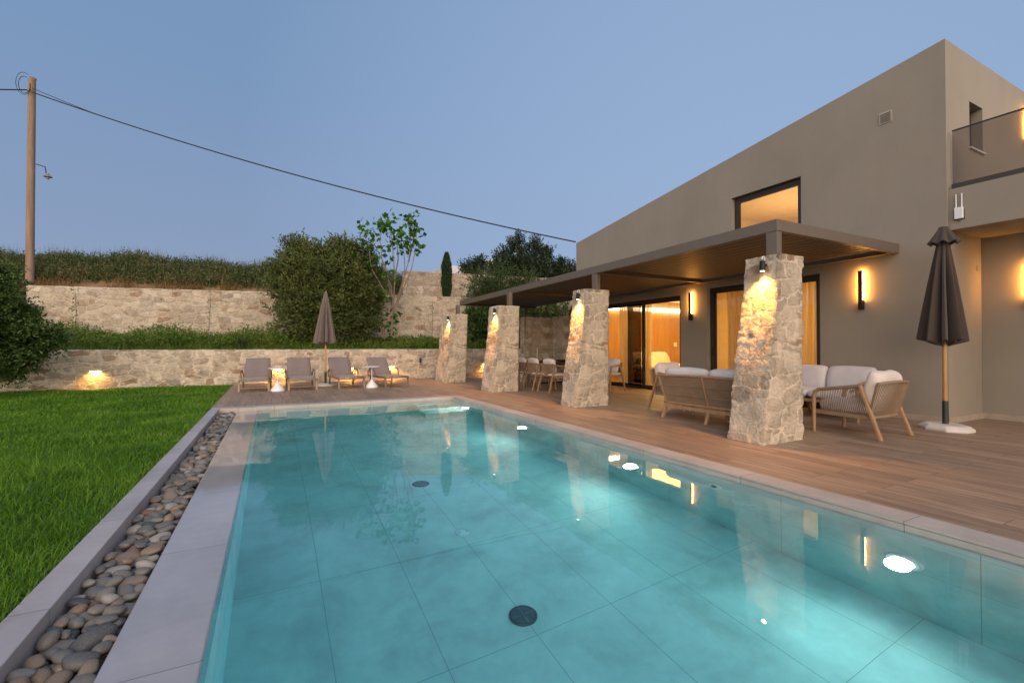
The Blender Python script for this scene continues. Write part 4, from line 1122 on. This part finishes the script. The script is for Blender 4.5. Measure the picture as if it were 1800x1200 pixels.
def tree(name, lab, cat, blobs, mat, base, ntw, nl, tl, L, W, seed, trunk_r=.09, bark=None, group=None, **k):
    base = Vector(base); t_ = thing(name, lab, cat, base, 0, group)
    V, F = crown(blobs, ntw, nl, tl, L, W, seed, **k)
    V = V - np.array(base)
    np_mesh('crown', V, F, mat, t_)
    m = MB(); rr = random.Random(seed)
    for b in blobs:
        c = Vector(b[:3]) - base; p1 = Vector((rr.uniform(-.1,.1), rr.uniform(-.1,.1), c.z*.35)); 
        m.tube([Vector((rr.uniform(-.05,.05), rr.uniform(-.05,.05), -.1)), p1, p1.lerp(c, .55) + Vector((rr.uniform(-.1,.1), 0, .05)), c], [trunk_r, trunk_r*.7, trunk_r*.4, trunk_r*.12], 7)
    m.build('trunk', bark or M['bark'], t_, smooth=True)
    return t_
# big olive bush
bl = blobs_px([(548,482,52),(608,482,48),(510,508,32),(640,508,32),(532,552,44),(594,560,44),(640,562,28),(522,445,22),(603,445,24),(636,465,22),(500,470,20),(560,452,22),(575,528,62),(660,535,16),(510,428,10),(598,424,9),(540,436,9),(620,440,9),(655,475,9)], 18.3, 1.0)
tree('olive_bush', 'huge rounded olive bush behind the closed parasol and loungers', 'bush', bl, M['olive'], (2.3, 18.3, 1.0), 6400, 15, .42, .105, .040, 21, .12, inner=.25, spread=.5, up=.7, rough=.26)
# left shrub in front of the low wall
bl = blobs_px([(-70,570,80),(-15,545,42),(22,592,42),(60,592,28),(92,600,16),(5,635,34),(-6,500,26),(-50,500,44),(38,560,20),(50,628,18),(25,650,14),(-4,470,10)], 14.6, 1.0)
tree('dark_shrub', 'dark leafy shrub at the left edge overhanging the low wall', 'bush', bl, M['olive_left'], (-6.3, 14.7, 0), 4200, 14, .34, .075, .036, 22, .10)
# trees at the right
bl = blobs_px([(905,475,26),(875,480,20),(945,475,26),(980,482,22),(925,480,30),(886,448,6,0,2.6),(898,440,6,.3,3.2),(913,432,7,0,3.0),(926,445,7,.4,3.0),(941,436,7,0,2.8),(955,448,6,-.3,2.6),(966,452,6,0,2.5),(874,456,5,0,2.4),(984,464,6,0,2.0),(1003,474,8,0,1.6),(1015,485,16)], 25.0, 1.0)
tree('tall_tree', 'tall dark green tree with upright shoots behind the pergola roof', 'tree', bl, M['dark_leaf'], (13.2, 25.0, 2.5), 2300, 15, .60, .17, .060, 23, .14, up=1.3, shell=(.5, 1.0), inner=.3)
bl = blobs_px([(850,500,28),(885,498,30),(925,500,26),(838,525,22),(870,520,30),(915,520,30),(955,512,24)], 18.2, .9)
tree('light_olive_tree', 'pale green olive tree between the cypress and the pergola roof', 'tree', bl, M['mid_leaf'], (8.1, 18.2, 1.1), 2300, 13, .34, .078, .030, 24, .10)
bl = blobs_px([(838,470,14),(825,478,10),(818,470,7),(845,462,9)], 29)
tree('small_far_tree', 'small dark tree right of the cypress in front of the far building', 'tree', bl, M['dark_leaf'], (11.6, 29, 3), 320, 12, .6, .16, .06, 25, .08)
for k_, (lst, bx, lab) in enumerate((
    ([(845,560,24),(838,590,18),(855,585,20),(862,560,20),(826,552,8)], 7.6, 'dark leafy bush seen between the third and farthest pillars'),
    ([(900,575,28),(925,555,24),(940,580,26),(960,555,24)], 9.6, 'dark leafy bush seen behind the third pillar and the partition wall'),
    ([(985,555,26),(1010,560,28),(1045,560,26),(1080,550,30)], 12.2, 'dark leafy bush beyond the dining area, behind the second pillar'))):
    bl = blobs_px(lst, 18.0, .9)
    tree('dark_bush', lab, 'bush', bl, M['olive_left'], (bx, 18.0, 1.0), 900, 14, .34, .10, .055, 30+k_, .06, group='dark bushes behind the pergola')
# cypress
cb = at(785, 523, 19.85); t_ = thing('cypress', 'slim upright columnar cypress against the stone block wall', 'tree', cb)
rng = np.random.default_rng(5); n = 9000; h = rng.random(n); Hc = 1.95
rr_ = .21*np.minimum(1, (1.02-h)*3.2)**.7*(.75 + .25*np.minimum(1, h*6)); a = rng.random(n)*6.283; q = .55 + .45*rng.random(n)**.5
rr_ = rr_*(1 + .10*np.sin(a*5 + h*18))
P = np.stack([rr_*q*np.cos(a), rr_*q*np.sin(a), .03 + h*Hc], -1); D = unit(np.stack([np.cos(a)*.3, np.sin(a)*.3, np.ones(n)], -1) + rng.normal(size=(n,3))*.18)
V, F = leaf_quads(P, D, .075 + .05*rng.random(n), .022, rng); np_mesh('crown', V, F, M['cypress'], t_)
m = MB(); m.tube([(0,0,-.3), (0,0,1.5)], [.05, .015], 8); m.build('trunk', M['bark'], t_)
# young broad-leaved tree: forking stems, leaves in clusters at the tips
FY = 18.0
fb = at(688, 590, FY); t_ = thing('young_tree', 'slender young tree with bare forked stems and broad leaf clusters', 'tree', fb)
m = MB(); stems = [
 [(688,590),(690,545),(680,520),(652,470),(648,430),(640,410)], [(688,590),(690,545),(688,505),(672,460),(668,420),(672,398)],
 [(688,590),(691,540),(694,490),(690,430),(684,395),(684,380)], [(688,590),(693,548),(705,510),(718,460),(722,425),(716,385)],
 [(688,590),(693,548),(708,510),(724,470),(732,430),(732,405)], [(689,560),(700,520),(712,480),(710,440),(702,410)],
 [(690,545),(684,500),(678,470),(664,440),(655,425)], [(694,490),(700,455),(698,430),(697,410)], [(718,460),(726,430),(728,395),(727,380)]]
tips = []
for si, s_ in enumerate(stems):
    rr = random.Random(si); pts = []
    for j, (x, y) in enumerate(s_):
        p = at(x, y, FY + (si-4)*.10*j/4 + rr.uniform(-.05,.05)*j) - fb; pts.append(p)
    r_ = [.035*(1 - .80*j/(len(pts)-1)) for j in range(len(pts))]; m.tube(pts, r_, 6)
    for j in range(2, len(pts)):
        if j >= len(pts)-2 or si in (0, 2): tips.append((pts[j], 1.0 if j == len(pts)-1 else .75))
for x, y in [(640,395),(665,385),(652,405),(660,455),(668,470),(685,455),(684,478),(708,405),(722,395),(733,408),(712,425),(640,430),(676,395),(700,425),(690,560),(692,575),(686,570),(694,550),(684,585),(730,430),(684,405),(715,380)]:
    tips.append((at(x, y, FY + random.Random(x*y).uniform(-.4,.4)) - fb, .85))
m.build('stems', M['bark_pale'], t_, smooth=True)
rng = np.random.default_rng(9); P = []; 
for p, s_ in tips:
    k = int(11*s_); P.append(np.array(p)[None] + rng.normal(size=(k,3))*np.array([.10,.10,.13]))
P = np.concatenate(P); n = len(P); D = unit(rng.normal(size=(n,3))*np.array([1,1,.5]) + np.array([0,0,-.45]))
V, F = leaf_quads(P, D, .15 + .13*rng.random(n), .14 + .09*rng.random(n), rng); np_mesh('leaves', V, F, M['fig_leaf'], t_)
# thin saplings on the terrace
def sapling(px, y0, y1, Y, lab, n, seed):
    b_ = at(px, y0, Y); b_.z = max(b_.z, 1.0); top = at(px+2, y1, Y); t_ = thing('thin_sapling', lab, 'sapling', b_, 0, 'thin saplings on the terrace')
    m = MB(); d_ = top - b_; m.tube([(0,0,-.05), d_*.5 + Vector((.04,0,0)), d_], [.012, .009, .004], 5); m.build('stem', M['bark'], t_)
    rng = np.random.default_rng(seed); q = .2 + .8*rng.random(n); P = np.array(d_)[None]*q[:,None] + rng.normal(size=(n,3))*.06; D = unit(rng.normal(size=(n,3)) + np.array([0,0,.3]))
    V, F = leaf_quads(P, D, .09, .035, rng); np_mesh('leaves', V, F, M['weeds'], t_)
sapling(130, 600, 508, 18.6, 'thin sapling with sparse leaves leaning before the terrace wall at the far left', 60, 1)
sapling(366, 602, 470, 18.3, 'thin sapling reaching above the terrace wall left of the olive bush', 60, 2)
sapling(758, 608, 525, 18.0, 'thin bare sapling against the wall below the cypress', 40, 3)

# ---------------------------------------------------------------- weeds, bank growth, lawn (uncountable)
def blades(X, Y_, Z, Hh, W, lean, rng, seg=2):
    """curved grass blades: (n) arrays -> strips of seg quads ending narrow"""
    n = len(X); a = rng.random(n)*6.283; dx, dy = np.cos(a), np.sin(a); b = a + 1.57 + rng.normal(size=n)*.5; sx, sy = np.cos(b)*W/2, np.sin(b)*W/2
    rows = []
    for j in range(seg+1):
        q = j/seg; wq = (1 - q**1.6)*.95 + .05; o = lean*q**1.8
        cx = X + dx*o; cy = Y_ + dy*o; cz = Z + Hh*(q - .18*q*q*(lean/np.maximum(Hh,1e-3)))
        rows += [np.stack([cx - sx*wq, cy - sy*wq, cz], -1), np.stack([cx + sx*wq, cy + sy*wq, cz], -1)]
    V = np.stack(rows, 1); m = 2*(seg+1); base = (np.arange(n)*m)[:, None]
    F = np.concatenate([base + np.array([2*j, 2*j+1, 2*j+3, 2*j+2])[None] for j in range(seg)], 0)
    return V.reshape(-1, 3), F
def merge(parts):
    Vs, Fs, o = [], [], 0
    for V, F in parts: Vs.append(V); Fs.append(F + o); o += len(V)
    return np.concatenate(Vs), np.concatenate(Fs)
def tufts(cx, cy, cz, k, r, h, w, lean, rng, seg=2):
    n = len(cx); X = np.repeat(cx, k) + rng.normal(size=n*k)*r; Y_ = np.repeat(cy, k) + rng.normal(size=n*k)*r; Z = np.repeat(cz, k)
    hh = np.repeat(h, k)*(.5 + .7*rng.random(n*k)); return blades(X, Y_, Z, hh, w*(.6+.8*rng.random(n*k)), lean*hh*rng.random(n*k), rng, seg)
rng = np.random.default_rng(42)
# lawn: density falls with distance
parts = []
def lawn_patch(x0f, x1, y0, y1, dens, h, w, seg):
    A = (y1-y0)*(x1 - x0f((y0+y1)/2)); n = int(A*dens); Y_ = y0 + (y1-y0)*rng.random(n); lo = np.array([x0f(v) for v in (y0, y1)]).min(); X = lo + (x1-lo)*rng.random(n)
    cl = .75 + .5*np.sin(X*3.1 + np.sin(Y_*2.3)*1.7)*np.sin(Y_*2.7 + X) * .5 + .25*rng.random(n)
    hh = h*cl*(.55 + .7*rng.random(n)); tall = rng.random(n) < .02; hh = np.where(tall, hh*1.7, hh)
    return blades(X, Y_, np.full(n, -.045), hh, w*(.6 + .8*rng.random(n)), hh*(.25 + .9*rng.random(n)), rng, seg)
xl = lambda y: -1.02 - .46*y
parts.append(lawn_patch(xl, -1.005, 1.6, 4.2, 9500, .085, .0055, 3))
parts.append(lawn_patch(xl, -1.005, 4.2, 7.0, 5200, .085, .0075, 2))
parts.append(lawn_patch(xl, -1.005, 7.0, 10.5, 2800, .085, .011, 2))
parts.append(lawn_patch(xl, -1.025, 10.5, 16.45, 1500, .085, .017, 2))
parts.append(lawn_patch(lambda y: -16, -7.0, 4.0, 16.4, 160, .09, .03, 1))
V, F = merge(parts); o = np_mesh('grass', V, F, M['grass']); tag(o, 'thick dark green lawn grass beside the pool kerb', 'grass', kind='stuff')
# terrace weeds
n = 5200; cx = -10.5 + 22.5*rng.random(n); q = rng.random(n); yb = np.array([upy(x) for x in cx]); cy = 16.98 + (yb - .15 - 16.98)*q; cz = .93 + .35*q
hz = .13 + .18*rng.random(n) + .34*(q > .5)*rng.random(n)*(cx < 1.5) + .10*np.maximum(0, np.sin(cx*1.3)*np.sin(cx*.7+1)); hz *= np.where(cx > 2.5, .75, 1.0)
p1 = tufts(cx, cy, cz, 8, .07, hz, .016, .8, rng)
m2 = 6500; cx = -10.5 + 22*rng.random(m2)**1.25; q = .2+.8*rng.random(m2); yb = np.array([upy(x) for x in cx]); cy = 16.98 + (yb - .2 - 16.98)*q
O = np.stack([cx, cy, .95 + .35*q], -1); hs_ = .18 + (.22 + .42*(cx < 1.2))*rng.random(m2)*(.35 + .65*np.sin(cx*1.1 + 2)**2)
kk = 12; tt = (np.arange(kk)+1)/kk; tilt = rng.normal(size=(m2, 2))*.25
P = O[:,None,:] + np.stack([tilt[:,0,None]*hs_[:,None]*tt, tilt[:,1,None]*hs_[:,None]*tt, hs_[:,None]*tt], -1); P = P.reshape(-1,3)
D = unit(rng.normal(size=P.shape) + np.array([0,0,.35])); p2 = leaf_quads(P, D, .06 + .05*rng.random(len(P)), .040, rng)
V, F = merge([p1, p2]); o = np_mesh('weeds', V, F, M['weeds']); tag(o, 'mixed green weeds and grass on the terrace between the two stone walls', 'weeds', kind='stuff')
# bank growth behind the upper wall
n = 9500; cx = -13 + 22*rng.random(n); s_ = 1.7 + 3.4*rng.random(n)**1.1
gy = np.array([upy(max(x, -9)) for x in cx]) + s_; gz = np.array([bank_z(x, s) for x, s in zip(cx, s_)])
hz = .22 + .26*rng.random(n) + .14*np.sin(cx*1.9)*np.sin(cx*.63 + s_)
p1 = tufts(cx, gy, gz - .05, 8, .13, np.maximum(.15, hz), .028, .5, rng)
m2 = 8500; cx = -13 + 22*rng.random(m2); s_ = 1.35 + 3.6*rng.random(m2); gy = np.array([upy(max(x, -9)) for x in cx]) + s_; gz = np.array([bank_z(x, s) for x, s in zip(cx, s_)])
hs_ = .18 + .42*rng.random(m2); O = np.stack([cx, gy, gz], -1); kk = 11; tt = (np.arange(kk)+1)/kk; tilt = rng.normal(size=(m2, 2))*.28
P = (O[:,None,:] + np.stack([tilt[:,0,None]*hs_[:,None]*tt, tilt[:,1,None]*hs_[:,None]*tt, hs_[:,None]*tt], -1)).reshape(-1,3)
D = unit(rng.normal(size=P.shape) + np.array([0,0,.4])); p2 = leaf_quads(P, D, .08 + .05*rng.random(len(P)), .042, rng)
# wispy stalks with seed heads on the crest
m3 = 2600; cx = -13 + 21*rng.random(m3); s_ = 3.0 + 1.6*rng.random(m3); gy = np.array([upy(max(x, -9)) for x in cx]) + s_; gz = np.array([bank_z(x, s) for x, s in zip(cx, s_)])
p3 = blades(cx, gy, gz, .55 + .40*rng.random(m3), np.full(m3, .014), .35*rng.random(m3), rng, 3)
V, F = merge([p1, p2, p3]); o = np_mesh('bank_growth', V, F, M['bank']); tag(o, 'dark wild scrub covering the hill bank above the terrace wall', 'scrub', kind='stuff')
n = 1500; cx = -11 + 15*rng.random(n); s_ = .45 + 1.3*rng.random(n); gy = np.array([upy(max(x, -9)) for x in cx]) + s_; gz = np.array([bank_z(x, s) for x, s in zip(cx, s_)])
k_ = np.sin(cx*1.4)+np.sin(cx*3.3) > -.3; cx, gy, gz = cx[k_], gy[k_], gz[k_]
V, F = tufts(cx, gy, gz - .04, 9, .10, .16 + .16*rng.random(len(cx)), .022, .7, rng); o = np_mesh('dry_grass', V, F, M['bank_dry']); tag(o, 'dry brown grass tufts along the top edge of the terrace wall', 'dry grass', kind='stuff')
# agave-like grass clump on the terrace
gc = thing('grass_clump', 'spiky arching grass clump on the terrace left of the olive bush', 'grass clump', at(425, 612, 17.3))
n = 46; V, F = blades(rng.normal(size=n)*.05, rng.normal(size=n)*.05, np.zeros(n), .45+.35*rng.random(n), np.full(n, .03), .30+.45*rng.random(n), rng, 5); np_mesh('blades', V, F, M['mid_leaf'], gc)

# ---------------------------------------------------------------- river pebbles in the trough
def pebble_mat(name, stops, vein=(.6,.57,.52)):
    t = NT(name); oi = t.n('ObjectInfo'); c = t.coord(); ge = t.n('NewGeometry')
    rnd = t.math('FRACT', t.math('ADD', t.math('MULTIPLY', oi.outputs['Random'], 3.7), ge.outputs['Random Per Island']))
    off = t.n('CombineXYZ'); t.l(t.math('MULTIPLY', rnd, 30.), off.inputs[0]); ad = t.n('VectorMath', operation='ADD'); t.l(c, ad.inputs[0]); t.l(off.outputs[0], ad.inputs[1])
    base = t.ramp(rnd, [(i/(len(stops)-1), s_) for i, s_ in enumerate(stops)])
    base = t.mixc(.6, base, t.ramp(t.noise(ad.outputs[0], 22., 6., .65, 1.2).outputs['Fac'], [(.3, tuple(x*.55 for x in stops[0])), (.7, tuple(min(1,x*1.5) for x in stops[-1]))]))
    wv = t.noise(t.mapping(ad.outputs[0], (6, 34, 20)), 1., 3., .5, 1.0); base = t.mixc(t.math('MULTIPLY', t.rng(wv.outputs['Fac'], .62, .68), .45), base, vein)
    t.set(Base_Color=base, Roughness=.55); t.bump(t.noise(c, 120., 4.).outputs['Fac'], .15, .002); return t.m
PM = {'grey': pebble_mat('grey_pebble', [(.075,.073,.072), (.13,.122,.112), (.20,.185,.165)]),
      'tan': pebble_mat('tan_pebble', [(.14,.10,.068), (.20,.148,.10), (.27,.205,.145)]),
      'dark': pebble_mat('dark_pebble', [(.030,.033,.040), (.06,.065,.07), (.10,.10,.10)]),
      'rust': pebble_mat('rust_pebble', [(.22,.10,.06), (.25,.145,.095)]),
      'pale': pebble_mat('pale_pebble', [(.24,.22,.19), (.33,.305,.265)])}
peb_mesh = []
def ico(sub):
    bm = bmesh.new(); bmesh.ops.create_icosphere(bm, subdivisions=sub, radius=1.0); v = np.array([x.co[:] for x in bm.verts]); f = np.array([[q.index for q in p.verts] for p in bm.faces]); bm.free(); return v, f
IV, IF = ico(3); IV2, IF2 = ico(2)
def pebble_shape(V, rg):
    d = V.copy(); ph = rg.random(9)*6.28
    r = 1 + .09*np.sin(d[:,0]*2.1+ph[0])*np.sin(d[:,1]*2.6+ph[1]) + .07*np.sin(d[:,2]*3+ph[2]+d[:,0]*2) + .03*np.sin(d[:,1]*6+ph[3])
    d = np.sign(d)*np.abs(d)**.88; return d*r[:, None]
gx0, gx1, gy0, gy1, gs = -.86, -.57, 1.2, 10.02, .01
HM = np.full((int((gx1-gx0)/gs)+1, int((gy1-gy0)/gs)+1), -.27); rg = np.random.default_rng(77); stones = []
def place(a, b, c, x, y, an):
    R_ = max(a, b); i0, i1 = int((x-R_-gx0)/gs), int((x+R_-gx0)/gs)+1; j0, j1 = int((y-R_-gy0)/gs), int((y+R_-gy0)/gs)+1
    i0, j0 = max(0, i0), max(0, j0); i1, j1 = min(HM.shape[0], i1), min(HM.shape[1], j1)
    X, Y_ = np.meshgrid(gx0 + np.arange(i0, i1)*gs - x, gy0 + np.arange(j0, j1)*gs - y, indexing='ij')
    u = (X*math.cos(an) + Y_*math.sin(an))/a; v = (-X*math.sin(an) + Y_*math.cos(an))/b; r2 = u*u + v*v; m_ = r2 < .62
    if not m_.any(): return None
    z = (HM[i0:i1, j0:j1][m_] + c*np.sqrt(1-r2[m_])).max(); return z - c*.22, (slice(i0, i1), slice(j0, j1)), r2
cnt = 0
for tries in range(2000):
    sz = rg.choice([.028, .037, .046, .060], p=[.28, .34, .26, .12])*rg.uniform(.85, 1.15)
    a = sz*rg.uniform(1.0, 1.35); b = sz*rg.uniform(.75, 1.0); c = sz*rg.uniform(.48, .72); best = None
    for _ in range(14):
        an = rg.uniform(0, math.pi); m0 = max(a*abs(math.cos(an)), b*abs(math.sin(an)))*.96
        x = rg.uniform(gx0+m0, gx1-m0); y = rg.uniform(gy0+.05, gy1-max(a,b)); r_ = place(a, b, c, x, y, an)
        if r_ and (best is None or r_[0] < best[0][0]): best = (r_, x, y, an)
    (z, sl, r2), x, y, an = best
    if z + c*.6 > -.055: continue
    top = z + c*np.sqrt(np.maximum(0, 1-r2)); HM[sl] = np.where(r2 < 1, np.maximum(HM[sl], top), HM[sl])
    stones.append([x, y, z, a, b, c, an, rg.uniform(-.22, .22), rg.uniform(-.22, .22)])
# which stones show: rank visible ones by nearness (upper layer)
vis = []
for s_ in stones:
    i = min(HM.shape[0]-1, int((s_[0]-gx0)/gs)); j = min(HM.shape[1]-1, int((s_[1]-gy0)/gs)); vis.append(HM[i, j] < s_[2] + s_[5]*1.02 + .012)
order = sorted(range(len(stones)), key=lambda k: (not (vis[k] and stones[k][1] > 1.95), stones[k][1]))
shp = []
for k in range(10):
    V = pebble_shape(IV, rg); me = bpy.data.meshes.new('river_pebble')
    me.from_pydata(V.tolist(), [], IF.tolist()); me.polygons.foreach_set('use_smooth', [True]*len(IF)); me.materials.append(PM['grey']); shp.append(me)
kinds = ['grey']*46 + ['tan']*27 + ['dark']*18 + ['rust']*1 + ['pale']*8
LB = {'grey': 'smooth grey river pebble in the trough along the pool', 'tan': 'smooth tan river pebble in the trough along the pool', 'dark': 'smooth dark slate coloured river pebble in the trough along the pool',
      'rust': 'reddish brown river pebble in the trough along the pool', 'pale': 'pale whitish river pebble in the trough along the pool'}
rest = {}
for rank, k in enumerate(order):
    x, y, z, a, b, c, an, rx, ry = stones[k]; kd = kinds[int(rg.integers(0, 100))]
    if rank < 298:
        me = shp[int(rg.integers(0, 10))]; o = bpy.data.objects.new('river_pebble', me); COL.objects.link(o)
        o.location = (x, y, z); o.rotation_euler = (rx, ry, an); o.scale = (a, b, c)
        o.material_slots[0].link = 'OBJECT'; o.material_slots[0].material = PM[kd]
        tag(o, LB[kd], 'pebble', kd + ' river pebbles in the trough')
    else:
        V = pebble_shape(IV2, rg)*np.array([a, b, c]); E_ = np.array(Euler((rx, ry, an)).to_matrix()); V = V @ E_.T + np.array([x, y, z])
        rest.setdefault(kd, []).append((V, IF2))
PK = list(rest); allV, allF, mi = [], [], []; off = 0
for ki, kd in enumerate(PK):
    for V, F in rest[kd]: allV.append(V); allF.append(F + off); off += len(V); mi += [ki]*len(F)
o = np_mesh('river_pebbles', np.concatenate(allV), np.concatenate(allF), PM[PK[0]], smooth=True)
for kd in PK[1:]: o.data.materials.append(PM[kd])
o.data.polygons.foreach_set('material_index', np.array(mi, dtype=np.int32)); tag(o, 'the many farther river pebbles filling the trough towards the loungers', 'pebbles', kind='stuff')
